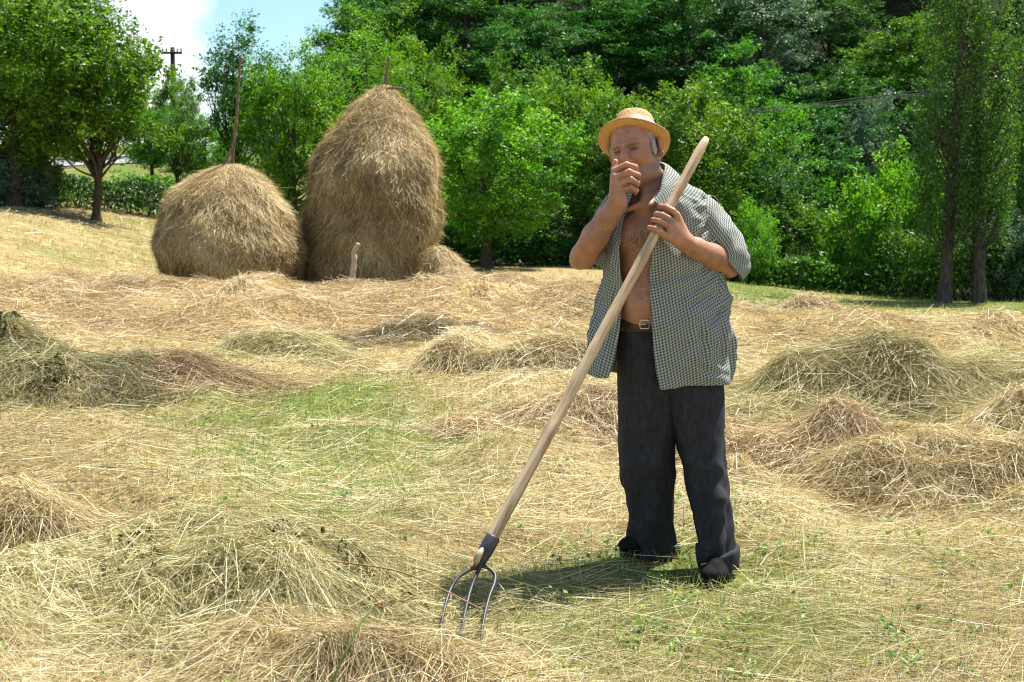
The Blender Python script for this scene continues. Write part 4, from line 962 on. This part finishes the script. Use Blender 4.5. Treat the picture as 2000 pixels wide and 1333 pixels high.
L(t, b.outputs[0], N(t, 'ShaderNodeOutputMaterial').inputs['Surface'])
SKIN = m
man = obj('person', mesh_np('person', Vb, Fb, dict(hairy=hairy, hairy2=hairy2, red=red, dark=dark.astype(float), pale=pale)), SKIN, None,
          'man in straw hat and open checked shirt gripping a hay fork, hand at mouth', 'person')

# --- hair under the hat, grey at temple and nape
hb_ = SDF(HC - .14, HC + .14, .0042)
hb_.ell(H(0, .024, .042), np.array((.0825, .1, .084)) * HSC, Rh, .01)
for sx in (-1, 1): hb_.ell(H(sx * .073, -.018, .0), np.array((.009, .015, .034)) * HSC, Rh, .008)
hb_.ell(H(0, .06, -.03), np.array((.064, .05, .05)) * HSC, Rh, .02)
hb_.ell(H(0, -.085, -.005), np.array((.088, .075, .20)) * HSC, Rh, .006, True)
hb_.ell(H(0, -.01, -.13), np.array((.1, .12, .075)) * HSC, Rh, .006, True)
for sx in (-1, 1): hb_.ell(H(sx * .094, .014, -.008), np.array((.022, .028, .04)) * HSC, Rh, .004, True)
Vh, Fh = hb_.mesh(2)
HAIR = pmat('grey_hair', (.16, .145, .13), (.42, .40, .37), 160, .7, .6, .004, (1, 1, .3))
obj('hair', mesh_np('hair', Vh, Fh), HAIR, man)

# --- straw hat: lathe with pinched crown and turned brim, tipped back
HAT_W, nH = [], 72
prof = [(0, .112), (.03, .112), (.066, .112), (.077, .102), (.082, .070), (.087, .030), (.092, .006), (.097, -.003), (.105, -.006), (.115, -.007), (.126, -.006), (.136, -.002), (.141, .002), (.1405, .004)]
pr = crom(np.array(prof, float), 4); th = np.arange(nH) * 2 * math.pi / nH
s_ = np.concatenate([[0], np.cumsum(np.linalg.norm(np.diff(pr, axis=0), axis=1))])
VH, UVH = [], []
for (r, z), sv in zip(pr, s_):
    ex = 1 - .055 * np.abs(np.cos(th)) * np.clip(r / .08, 0, 1)
    x = r * np.cos(th) * (.94 if r < .095 else .97); y = r * np.sin(th) * 1.05
    zz_ = z + np.where(r < .078, -.018 * np.exp(-(x / .022) ** 2) * np.clip((.078 - r) / .03, 0, 1) * (y < .06), 0)
    br = np.clip((r - .092) / .048, 0, 1)
    zz_ = zz_ + br ** 1.5 * (-.030 * np.exp(-((th - 1.5 * math.pi) / .9) ** 2) * 0 + .012 * np.cos(th) ** 2 + .006 * np.sin(3 * th + 1))
    zz_ = zz_ + .0016 * math.sin(sv * 2 * math.pi / .0075) * (1 if r > .07 else .6)
    VH.append(np.stack([x, y, zz_], -1)); UVH.append(np.stack([th / (2 * math.pi) * .8, np.full(nH, sv)], -1))
VH = np.concatenate(VH); UVH = np.concatenate(UVH)
Rhat = np.array(Matrix.Rotation(math.radians(-14), 3, 'Z') @ Matrix.Rotation(math.radians(-35), 3, 'X') @ Matrix.Rotation(math.radians(-3), 3, 'Y'))
VH = (VH @ Rhat.T) + M(1238, 280, -.025)
m, t = newmat('woven_straw')
uvn = N(t, 'ShaderNodeUVMap', uv_map='UVMap'); sp = N(t, 'ShaderNodeSeparateXYZ'); L(t, uvn.outputs[0], sp.inputs[0])
w1 = N(t, 'ShaderNodeTexWave', wave_type='BANDS', bands_direction='Y'); w1.inputs['Scale'].default_value = 42; w1.inputs['Distortion'].default_value = 1.2; w1.inputs['Detail'].default_value = 2; w1.inputs['Detail Scale'].default_value = 6; L(t, uvn.outputs[0], w1.inputs['Vector'])
n1 = N(t, 'ShaderNodeTexNoise'); n1.inputs['Scale'].default_value = 120; n1.inputs['Detail'].default_value = 4; L(t, uvn.outputs[0], n1.inputs['Vector'])
av = N(t, 'ShaderNodeMath', operation='ADD'); L(t, w1.outputs['Fac'], av.inputs[0]); L(t, n1.outputs['Fac'], av.inputs[1])
r = ramp(t, av.outputs[0], [(.35, (.27, .155, .055)), (.8, (.54, .345, .14)), (1.25 / 1.3, (.66, .47, .23))])
d = N(t, 'ShaderNodeBsdfPrincipled'); d.inputs['Roughness'].default_value = .85; d.inputs['Specular IOR Level'].default_value = .12; L(t, r.outputs[0], d.inputs['Base Color'])
bp = N(t, 'ShaderNodeBump'); bp.inputs['Strength'].default_value = .5; bp.inputs['Distance'].default_value = .003; L(t, av.outputs[0], bp.inputs['Height']); L(t, bp.outputs[0], d.inputs['Normal'])
tr = N(t, 'ShaderNodeBsdfTranslucent'); tr.inputs['Color'].default_value = (.66, .40, .15, 1)
mxs = N(t, 'ShaderNodeMixShader'); mxs.inputs[0].default_value = .25; L(t, d.outputs[0], mxs.inputs[1]); L(t, tr.outputs[0], mxs.inputs[2])
L(t, mxs.outputs[0], N(t, 'ShaderNodeOutputMaterial').inputs['Surface'])
hat = obj('straw_hat', mesh_np('straw_hat', VH, grid_faces(len(pr), nH, True), None, True, UVH), m, man)
mod = hat.modifiers.new('thick', 'SOLIDIFY'); mod.thickness = .0025; mod.offset = 0

# --- shirt
m, t = newmat('checked_cotton')
uvn = N(t, 'ShaderNodeUVMap', uv_map='UVMap'); sp = N(t, 'ShaderNodeSeparateXYZ'); L(t, uvn.outputs[0], sp.inputs[0])
def stripe(out, period, duty, soft=.12):
    a = N(t, 'ShaderNodeMath', operation='MULTIPLY'); L(t, out, a.inputs[0]); a.inputs[1].default_value = 1 / period
    pp = N(t, 'ShaderNodeMath', operation='PINGPONG'); L(t, a.outputs[0], pp.inputs[0]); pp.inputs[1].default_value = .5
    mr_ = N(t, 'ShaderNodeMapRange'); mr_.inputs['From Min'].default_value = duty / 2 - soft / 2; mr_.inputs['From Max'].default_value = duty / 2 + soft / 2; L(t, pp.outputs[0], mr_.inputs[0]); return mr_.outputs[0]
PERIOD = .0112
su = stripe(sp.outputs[0], PERIOD, .52); sv_ = stripe(sp.outputs[1], PERIOD, .50)
wide = stripe(sp.outputs[0], PERIOD * 2, .5, .02)
cu = N(t, 'ShaderNodeMixRGB'); L(t, wide, cu.inputs[0]); cu.inputs[1].default_value = (.055, .085, .115, 1); cu.inputs[2].default_value = (.085, .085, .062, 1)
c1 = N(t, 'ShaderNodeMixRGB'); L(t, su, c1.inputs[0]); L(t, cu.outputs[0], c1.inputs[1]); c1.inputs[2].default_value = (.46, .47, .41, 1)
c2 = N(t, 'ShaderNodeMixRGB'); L(t, sv_, c2.inputs[0]); c2.inputs[1].default_value = (.055, .080, .100, 1); c2.inputs[2].default_value = (.46, .47, .41, 1)
c3 = N(t, 'ShaderNodeMixRGB'); c3.inputs[0].default_value = .5; L(t, c1.outputs[0], c3.inputs[1]); L(t, c2.outputs[0], c3.inputs[2])
nzz = N(t, 'ShaderNodeTexNoise'); nzz.inputs['Scale'].default_value = 14; nzz.inputs['Detail'].default_value = 6; tcn = N(t, 'ShaderNodeTexCoord'); L(t, tcn.outputs['Object'], nzz.inputs['Vector'])
b = N(t, 'ShaderNodeBsdfDiffuse'); L(t, c3.outputs[0], b.inputs['Color'])
bp = N(t, 'ShaderNodeBump'); bp.inputs['Strength'].default_value = .5; bp.inputs['Distance'].default_value = .012; L(t, nzz.outputs['Fac'], bp.inputs['Height']); L(t, bp.outputs[0], b.inputs['Normal'])
tr = N(t, 'ShaderNodeBsdfTranslucent'); L(t, c3.outputs[0], tr.inputs['Color'])
mxs = N(t, 'ShaderNodeMixShader'); mxs.inputs[0].default_value = .16; L(t, b.outputs[0], mxs.inputs[1]); L(t, tr.outputs[0], mxs.inputs[2])
L(t, mxs.outputs[0], N(t, 'ShaderNodeOutputMaterial').inputs['Surface'])
SHIRT = m
def loft(rows, su_, sv__, name, parent, wrinkle=.004, wrap=False, mat=None, thick=.002, seed=0, wfreq=(9, 5), extra=None, uvs=1.0, ang=.5):
    R_ = np.array([[M(*p) for p in row] for row in rows])
    if wrap: R_ = np.concatenate([R_[:, -2:-1] if False else R_, R_[:, :1]], 1)
    R_ = crom(R_, sv__); R_ = np.swapaxes(crom(np.swapaxes(R_, 0, 1), su_), 0, 1)
    nr_, nc_, _ = R_.shape
    du = np.concatenate([np.zeros((nr_, 1)), np.cumsum(np.linalg.norm(np.diff(R_, axis=1), axis=2), 1)], 1); dv = np.concatenate([np.zeros((1, nc_)), np.cumsum(np.linalg.norm(np.diff(R_, axis=0), axis=2), 0)], 0)
    U = (du - du[:, -1:] * .5); U = U * (.35 + .65 * np.median(du[:, -1]) / np.maximum(du[:, -1:], .01)); Vv = dv
    nrm = np.cross(np.gradient(R_, axis=0), np.gradient(R_, axis=1)); nrm /= np.linalg.norm(nrm, axis=2)[..., None] + 1e-9
    c_, s2 = math.cos(ang), math.sin(ang)
    uu = U * c_ + Vv * s2; vv = -U * s2 + Vv * c_
    w = (fbm(uu * wfreq[0] + 3, vv * wfreq[1], seed, 3) - .5) * 2
    w = np.sign(w) * np.abs(w) ** .85
    if wrap: w = w * sstep(Vv / Vv.max() / .35)
    R_ = R_ + nrm * (w * wrinkle)[..., None]
    if extra is not None: R_ = extra(R_, U, Vv, nrm)
    me = mesh_np(name, R_.reshape(-1, 3), grid_faces(nr_, nc_), None, True, np.stack([U * uvs, Vv * uvs], -1).reshape(-1, 2))
    o = obj(name, me, mat or SHIRT, parent)
    if thick: md_ = o.modifiers.new('thick', 'SOLIDIFY'); md_.thickness = thick; md_.offset = 0
    return o
rows = [
 [(1242,360,-.09),(1241,355,-.06),(1242,348,-.02),(1248,342,.03),(1262,336,.065),(1280,333,.075),(1296,334,.065),(1306,338,.03),(1306,346,-.015),(1299,358,-.06),(1286,374,-.115)],
 [(1240,367,-.105),(1234,361,-.075),(1228,354,-.02),(1238,350,.04),(1258,346,.085),(1290,343,.095),(1316,347,.085),(1341,355,.03),(1337,361,-.03),(1313,368,-.085),(1285,385,-.135)],
 [(1234,387,-.125),(1221,380,-.095),(1203,374,-.02),(1213,372,.06),(1240,370,.115),(1295,370,.13),(1345,374,.115),(1380,384,.03),(1372,388,-.05),(1331,386,-.115),(1283,400,-.150)],
 [(1221,420,-.145),(1207,418,-.115),(1187,413,-.02),(1197,410,.07),(1235,410,.13),(1295,410,.15),(1356,412,.13),(1398,418,.03),(1389,420,-.06),(1345,418,-.135),(1278,425,-.165)],
 [(1208,480,-.155),(1197,478,-.12),(1183,475,-.03),(1191,475,.07),(1230,475,.135),(1295,475,.16),(1368,475,.135),(1407,482,.03),(1398,482,-.08),(1350,480,-.155),(1274,487,-.178)],
 [(1213,560,-.16),(1196,558,-.135),(1175,555,-.04),(1185,555,.07),(1225,555,.145),(1295,555,.175),(1378,555,.145),(1423,560,.03),(1411,565,-.095),(1352,565,-.175),(1270,565,-.192)],
 [(1207,650,-.155),(1184,648,-.14),(1158,640,-.05),(1170,640,.06),(1215,640,.15),(1295,640,.185),(1380,640,.155),(1428,650,.04),(1418,655,-.095),(1358,655,-.18),(1274,655,-.195)],
 [(1200,700,-.155),(1173,697,-.145),(1146,688,-.06),(1158,685,.055),(1206,688,.15),(1295,692,.19),(1380,692,.16),(1430,700,.045),(1421,708,-.09),(1358,712,-.175),(1279,712,-.19)],
 [(1188,739,-.16),(1164,738,-.15),(1138,727,-.065),(1150,722,.05),(1200,728,.15),(1290,735,.19),(1380,735,.16),(1430,742,.05),(1422,750,-.08),(1360,755,-.165),(1288,761,-.18)]]
def placket(R_, U, Vv, nrm):
    # raised button band along both front edges, hanging folds
    e = np.minimum(np.arange(R_.shape[1]), np.arange(R_.shape[1])[::-1])[None] * np.ones((R_.shape[0], 1))
    de = np.minimum(U - U.min(1, keepdims=True), U.max(1, keepdims=True) - U)
    R_ = R_ + nrm * (.0035 * (1 - sstep((de - .028) / .005)))[..., None]
    v = Vv / Vv.max()
    f = np.sin(U * 34 + 1.5 * fbm(U * 6, Vv * 3, 77) * 4) * .010 * sstep((v - .40) / .5)
    f = f + .011 * np.exp(-((Vv - .50 + .25 * U) / .014) ** 2) * sstep(U / .1) - .010 * np.exp(-((Vv - .60 + .1 * U) / .013) ** 2) * sstep(U / .1)
    for (u0, v0, u1, v1, am, wd) in FOLDS:
        a0 = np.array([u0, v0]); ab = np.array([u1 - u0, v1 - v0]); L2 = ab @ ab
        t_ = np.clip(((U - u0) * ab[0] + (Vv - v0) * ab[1]) / L2, 0, 1)
        dd = np.hypot(U - u0 - t_ * ab[0], Vv - v0 - t_ * ab[1]); en = np.sin(np.clip(t_, .03, .97) * math.pi) ** .6
        f = f + am * en * (np.exp(-(dd / wd) ** 2) - .6 * np.exp(-((dd - 2.1 * wd) / wd) ** 2))
    return R_ + nrm * f[..., None]
frng = np.random.default_rng(12)
FOLDS = [(.22, .20, .44, .30, .010, .010), (.20, .26, .40, .42, .012, .010), (.22, .33, .34, .55, .011, .010), (.26, .44, .47, .47, .010, .009), (.30, .52, .50, .50, .009, .009), (.24, .58, .44, .62, .010, .010), (.34, .60, .36, .80, .012, .014), (.44, .55, .45, .82, .011, .013), (.26, .64, .27, .84, .012, .014),
         (-.44, .35, -.47, .80, .011, .013), (-.34, .30, -.36, .80, .012, .014), (-.40, .45, -.39, .70, .010, .010), (-.50, .15, -.44, .40, .009, .010)]
FOLDS += [(u, v, u + frng.normal(0, .06), v + frng.normal(.04, .05), frng.uniform(-.006, .007), frng.uniform(.006, .011)) for u, v in zip(frng.uniform(-.52, .52, 60), frng.uniform(.08, .85, 60))]
shirt = loft(rows, 18, 20, 'shirt', man, .021, seed=5, extra=placket, wfreq=(12, 6))
def ring(inner, outer, dyc, ax2):
    pi_, po = np.array(inner, float), np.array(outer, float); c = (pi_ + po) / 2; h_ = (po - pi_) / 2; out = []
    for a in np.arange(12) * 2 * math.pi / 12:
        p2 = c + h_ * math.cos(a) + np.array(ax2[:2]) * math.sin(a); out.append((p2[0], p2[1], dyc + ax2[2] * math.sin(a)))
    return out
sl = [ring((1330, 445), (1336, 392), .0, (0, 0, .075)), ring((1362, 458), (1394, 387), .005, (0, 0, .094)), ring((1372, 470), (1433, 438), .0, (0, 0, .096)), ring((1386, 479), (1463, 490), -.005, (0, 0, .094)), ring((1398, 480), (1459, 525), -.012, (0, 0, .088)), ring((1402, 482), (1452, 551), -.018, (0, 0, .080))]
loft(sl, 5, 9, 'sleeve', shirt, .017, True, seed=9, wfreq=(8, 12), ang=.3)
sr = [ring((1228, 440), (1222, 352), .01, (0, 0, .09)), ring((1212, 456), (1186, 384), -.0, (0, 4, .09)), ring((1203, 482), (1160, 424), -.01, (-2, 12, .085)), ring((1190, 508), (1140, 462), -.0, (-6, 30, .075))]
loft(sr, 5, 9, 'sleeve', shirt, .008, True, seed=13, wfreq=(8, 12), ang=.3)
# collar, standing at the nape and folded out in two wings
colr = [[(1288,372,-.120),(1293,350,-.085),(1298,330,-.03),(1296,322,.03),(1280,318,.07),(1262,322,.06),(1248,330,.03),(1240,342,-.03),(1240,352,-.075),(1241,366,-.10)],
        [(1287,376,-.132),(1296,352,-.10),(1304,330,-.035),(1302,321,.035),(1281,317,.08),(1260,321,.07),(1244,330,.035),(1235,343,-.035),(1236,354,-.085),(1238,370,-.115)],
        [(1281,385,-.158),(1303,366,-.13),(1318,341,-.045),(1312,330,.045),(1282,326,.10),(1256,330,.09),(1236,339,.045),(1228,352,-.045),(1231,364,-.105),(1232,386,-.135)],
        [(1277,394,-.176),(1304,406,-.165),(1331,356,-.055),(1322,342,.05),(1284,338,.112),(1250,341,.10),(1226,350,.05),(1219,362,-.055),(1222,378,-.125),(1226,398,-.15)]]
loft(colr, 8, 6, 'collar', shirt, .002, seed=21)

# --- trousers: two tapering tubes that meet at the seat
TX = SDF(M(1190, 640, -.2) - np.array([.06, .12, .02 - 0]), M(1460, 640, .3) + np.array([.06, .1, .03]), .0065)
TX = None
ZT = lambda py, dy: float(M(1300, py, dy)[2])
legL = [(628, 1206, 1330, 0, .132), (660, 1206, 1330, 0, .135), (700, 1206, 1328, .005, .135), (760, 1206, 1326, .01, .130), (850, 1208, 1320, .03, .112), (890, 1211, 1318, .04, .108), (940, 1217, 1315, .06, .106), (958, 1225, 1314, .07, .106), (1000, 1231, 1313, .10, .104), (1045, 1229, 1315, .13, .104), (1062, 1237, 1318, .14, .104), (1088, 1246, 1323, .155, .10)]
legR = [(628, 1262, 1398, 0, .128), (660, 1270, 1400, 0, .130), (700, 1278, 1403, 0, .128), (760, 1288, 1413, -.01, .124), (820, 1306, 1415, -.02, .114), (880, 1326, 1414, -.035, .108), (920, 1336, 1416, -.045, .104), (960, 1344, 1419, -.06, .102), (1010, 1355, 1424, -.08, .100), (1060, 1366, 1429, -.095, .100), (1092, 1371, 1433, -.105, .098)]
def legsurf(tab, seed):
    tab = np.array(tab, float); tt_ = crom(tab, 10); out = []
    th_ = np.arange(64) * 2 * math.pi / 64
    for k, (py, xl, xr, dy, b_) in enumerate(tt_):
        pl, pr2 = M(xl, py, dy), M(xr, py, dy); c = (pl + pr2) / 2; a = (pr2[0] - pl[0]) / 2
        e = 2 / 2.35; cs, sn = np.cos(th_), np.sin(th_)
        out.append(np.stack([c[0] + a * np.sign(cs) * np.abs(cs) ** e, c[1] + b_ * np.sign(sn) * np.abs(sn) ** e, np.full(64, c[2])], -1))
    R_ = np.array(out); du = th_[None] * .11 * np.ones((len(R_), 1)); dv = -(R_[:, :, 2] - R_[0, 0, 2])
    nrm = np.cross(np.gradient(R_, axis=1), np.gradient(R_, axis=0)); nrm /= np.linalg.norm(nrm, axis=2)[..., None]; nrm = -nrm if (nrm[5, :, 1] * np.sin(th_)).sum() < 0 else nrm
    v = dv / dv.max()
    w = (fbm(du * 9 + 3 * dv, dv * 4 - du * 4, seed, 3) - .5) * .034 * (.35 + .65 * v)
    rdg = 1 - np.abs(2 * fbm(du * 7 + 1.5 * dv, dv * 5 - 3 * du, seed + 30, 2) - 1); w += .020 * (np.clip(rdg - .72, 0, 1) / .28) * (.15 + .85 * sstep((v - .3) / .4)) - .004
    w += .011 * np.sin(th_[None] * 5 + 3 * dv * 3 + seed) * sstep((v - .25) / .6)           # long hanging folds
    w += .006 * np.sin(dv * 47 + 5 * fbm(dv * 6, du * 5, seed) + th_[None] * 2 + seed) * sstep((v - .78) / .15) * (1 - .6 * sstep((v - .95) / .05))   # break above the shoe
    w += .010 * np.exp(-((dv - .62 - .08 * np.sin(th_[None])) / .03) ** 2)
    w += .006 * np.exp(-((np.angle(np.exp(1j * (th_[None] - 1.5 * math.pi)))) / .09) ** 2) * (v > .05)                 # pressed crease
    w = w * (1 - (.8 * (v < .45) + .55 * (v >= .45)) * (np.abs(np.cos(th_))[None] ** 3)); return R_ + nrm * w[..., None]
mb = MB()
for tab, sd_ in ((legL, 3), (legR, 8)):
    R_ = legsurf(tab, sd_); mb.add(R_.reshape(-1, 3), grid_faces(len(R_), 64, True)[:, ::-1])
TROUS = pmat('dark_work_cloth', (.023, .0235, .028), (.038, .038, .043), 60, .9, .25, .002, (1, 1, .4), .15, detail=10)
trous = obj('trousers', mb.mesh('trousers'), TROUS, man)
md_ = trous.modifiers.new('thick', 'SOLIDIFY'); md_.thickness = .003; md_.offset = 0
for tab, sd_, y0, y1, xl, xr in ((legL, 3, 1064, 1097, 1246, 1325), (legR, 8, 1070, 1104, 1362, 1440)):
    dy = tab[-1][3]; out = []
    for k, v in enumerate((0, .0, .15, .5, .85, 1, 1)):
        py = y0 + (y1 - y0) * v; pl, pr2 = M(xl, py, dy), M(xr, py, dy); c = (pl + pr2) / 2; a = (pr2[0] - pl[0]) / 2 - (.012 if k in (0, 6) else -.004) + .002 * math.sin(v * 5)
        th_ = np.arange(48) * 2 * math.pi / 48; bb_ = .109 - (.012 if k in (0, 6) else 0)
        wob = 1 + .02 * np.sin(3 * th_ + sd_) + .012 * np.sin(7 * th_ + v * 2)
        out.append(np.stack([c[0] + a * np.cos(th_) * wob, c[1] + bb_ * np.sin(th_) * wob, c[2] + .006 * np.sin(th_ * 2 + sd_) + .004 * np.sin(5 * th_) - (.012 * np.exp(-((np.angle(np.exp(1j * (th_ + .3)))) / .25) ** 2) * (-1) if k < 3 else 0)], -1))
    cf = obj('cuff', mesh_np('cuff', np.concatenate(out), grid_faces(7, 48, True)[:, ::-1]), TROUS, trous)
    md_ = cf.modifiers.new('thick', 'SOLIDIFY'); md_.thickness = .005; md_.offset = 0

# --- belt and buckle
LEATHER = pmat('brown_leather', (.030, .018, .010), (.075, .045, .025), 40, .5, .3, .003, spec=.4)
METAL = pmat('buckle_metal', (.55, .50, .40), (.72, .68, .58), 40, .3, 0, metallic=1.0)
out = []
th_ = np.arange(96) * 2 * math.pi / 96
for k, (py, off) in enumerate(((621, -.002), (622, .003), (633, .004), (643, .003), (644, -.002))):
    pl, pr2 = M(1203, py, -.005), M(1416, py, -.005); c = (pl + pr2) / 2; a = (pr2[0] - pl[0]) / 2 + off; b_ = .148 + off
    cs, sn = np.cos(th_), np.sin(th_); e = 2 / 2.35
    out.append(np.stack([c[0] + a * np.sign(cs) * np.abs(cs) ** e, c[1] + b_ * np.sign(sn) * np.abs(sn) ** e, np.full(96, c[2])], -1))
belt = obj('belt', mesh_np('belt', np.concatenate(out), grid_faces(5, 96, True)[:, ::-1]), LEATHER, man)
bc = M(1259, 634, -.168); mb = MB()
tube(mb, [bc + np.array(q) for q in ((-.016, 0, -.016), (.016, 0, -.016), (.018, 0, 0), (.016, 0, .016), (-.016, 0, .016), (-.018, 0, 0), (-.016, 0, -.016))], .0026, 6)
tube(mb, [bc + np.array((-.016, -.003, 0)), bc + np.array((.018, -.003, .001))], .002, 6)
obj('buckle', mb.mesh('buckle'), METAL, belt)

# --- boots
BOOT = pmat('worn_black_boot', (.006, .006, .007), (.016, .015, .014), 40, .95, .6, .004, spec=.1)
SOLE = pmat('boot_sole', (.012, .011, .010), (.03, .027, .022), 40, .8, .3, .003)
def boot(heel, toe, zg, ank):
    heel = np.array([heel[0], heel[1], zg]); toe = np.array([toe[0], toe[1], zg]); d_ = (toe - heel); ln = np.linalg.norm(d_); d_ /= ln; sd = np.array([-d_[1], d_[0], 0]); up_ = np.array([0, 0, 1.0])
    lo_ = np.minimum(heel, toe) - .09; hi_ = np.maximum(heel, toe) + np.array([.09, .09, .24]); S = SDF(lo_, hi_, .005)
    Rr = np.stack([d_, sd, up_], 1)
    S.ell(heel + d_ * .05 + up_ * .055, (.055, .040, .055), Rr, .02); S.ell(heel + d_ * ln * .48 + up_ * .055, (.09, .041, .050), Rr, .03); S.ell(toe - d_ * .06 + up_ * .034, (.068, .054, .032), Rr, .03); S.cap(toe - d_ * .095 + up_ * .066 - sd * .04, toe - d_ * .095 + up_ * .066 + sd * .04, .004, .004, .01, True); S.cap(toe - d_ * .12 + up_ * .078 - sd * .04, toe - d_ * .12 + up_ * .078 + sd * .04, .004, .004, .01, True)
    S.cap(heel + d_ * .06 + up_ * .06, np.array(ank), .050, .052, .03)
    S.put(lambda X, Y, Z: zg + .012 - Z, lo_, np.array([hi_[0], hi_[1], zg + .02]), .002, True) if False else None
    S.f = np.maximum(S.f, (zg + .014 - (S.lo[2] + S.h * np.arange(S.n[2])))[None, None, :]).astype(np.float32)
    V_, F_ = S.mesh(2); o = obj('boot', mesh_np('boot', V_, F_), BOOT, man)
    t_ = np.linspace(0, 2 * math.pi, 41)[:-1]; wv = .040 + .011 * np.cos(t_) ; base_ = heel + d_ * ln * .5
    ring_ = base_ + (d_ * np.sign(np.cos(t_))[:, None] * np.abs(np.cos(t_))[:, None] ** .7 * (ln * .5 + .004)) + sd * (np.sin(t_) * wv)[:, None]
    rows_ = [ring_ * 0 + base_ + up_ * -.006, ring_ + up_ * -.006, ring_ + up_ * .016, ring_ * .02 + .98 * (base_) + up_ * .016]
    obj('sole', mesh_np('sole', np.concatenate(rows_), grid_faces(4, 40, True)[:, ::-1]), SOLE, o)
aR = M(1402, 1100, -.10); aL = M(1288, 1088, .155)
boot((aR[0] + .01, aR[1] + .07), (aR[0] - .045, aR[1] - .20), float(gz(aR[0], aR[1])) + .012, aR + np.array([0, 0, .04]))
boot((aL[0] + .05, aL[1] + .05), (aL[0] - .16, aL[1] - .10), float(gz(aL[0], aL[1])) + .012, aL + np.array([0.0, 0, .05]))

# ------------------------------------------------------------------ hay fork
HANDLE = pmat('worn_wood', (.24, .145, .075), (.58, .42, .26), 16, .5, .3, .003, (5, 5, .35), .35, detail=9, lo=.28, hi=.55)
IRON = pmat('forged_iron', (.012, .013, .018), (.045, .046, .055), 30, .5, .4, .003, spec=.5)
fk = link_empty('hay_fork', P(940, 1250, 4.70), 'long-handled hay fork with three curved iron tines held by the man', 'hay fork')
fl = np.array(fk.location)
def child(name, mb, mat):
    me = mb.mesh(name); o = obj(name, me, mat, fk); o.location = tuple(-fl); return o
end = P(941, 1090, 4.82); hl_ = float(np.linalg.norm(end - ha)); tq = np.linspace(0, 1, 70); 
pth = np.stack([.005 * np.sin(tq * 9) * np.sin(tq * math.pi), .004 * np.sin(tq * 7 + 1) * np.sin(tq * math.pi), tq * hl_], -1)
rad = .0182 + .0035 * tq + .0010 * np.sin(tq * 37) * np.sin(tq * 11); rad[0] = .011; rad[1] = .0160; rad[2] = .018
for kn_ in (.13, .30, .52, .71): rad = rad + .0022 * np.exp(-((tq - kn_) / .008) ** 2)
mb = MB(); tube(mb, pth, rad, 18, noise=.05); o = obj('handle', mb.mesh('handle'), HANDLE, fk); o.location = tuple(ha - fl); o.rotation_mode = 'QUATERNION'; o.rotation_quaternion = Vector(end - ha).to_track_quat('Z', 'Y')
hd3 = (end - ha) / np.linalg.norm(end - ha)
mb = MB(); tube(mb, [end - hd3 * .085, end - hd3 * .08, end - hd3 * .03, end + hd3 * .015, end + hd3 * .045], [.0240, .0265, .0265, .022, .011], 16); child('ferrule', mb, IRON)
wd_ = lf * .016 + fr * .020
mb = MB(); tube(mb, [end - hd3 * .03 + wd_ * .8, end - hd3 * .01 + wd_, end + hd3 * .02 + wd_ * .8, end + hd3 * .035 + wd_ * .4], [.006, .0125, .012, .005], 8); child('wedge', mb, HANDLE)
for pts in ([(939, 1106, 4.81), (915, 1114, 4.79), (893, 1130, 4.76), (880, 1152, 4.72), (871, 1178, 4.66), (865, 1205, 4.59), (860, 1230, 4.52)],
            [(939, 1106, 4.81), (931, 1122, 4.79), (920, 1150, 4.74), (912, 1180, 4.67), (905, 1215, 4.58), (901, 1256, 4.47)],
            [(939, 1106, 4.81), (954, 1110, 4.80), (966, 1122, 4.78), (966, 1138, 4.75), (956, 1165, 4.69), (947, 1200, 4.61), (941, 1235, 4.52), (939, 1272, 4.42)]):
    mb = MB(); pth = crom([P(*q) for q in pts], 6); tube(mb, pth, np.linspace(.0072, .0042, len(pth)), 8); child('tine', mb, IRON)
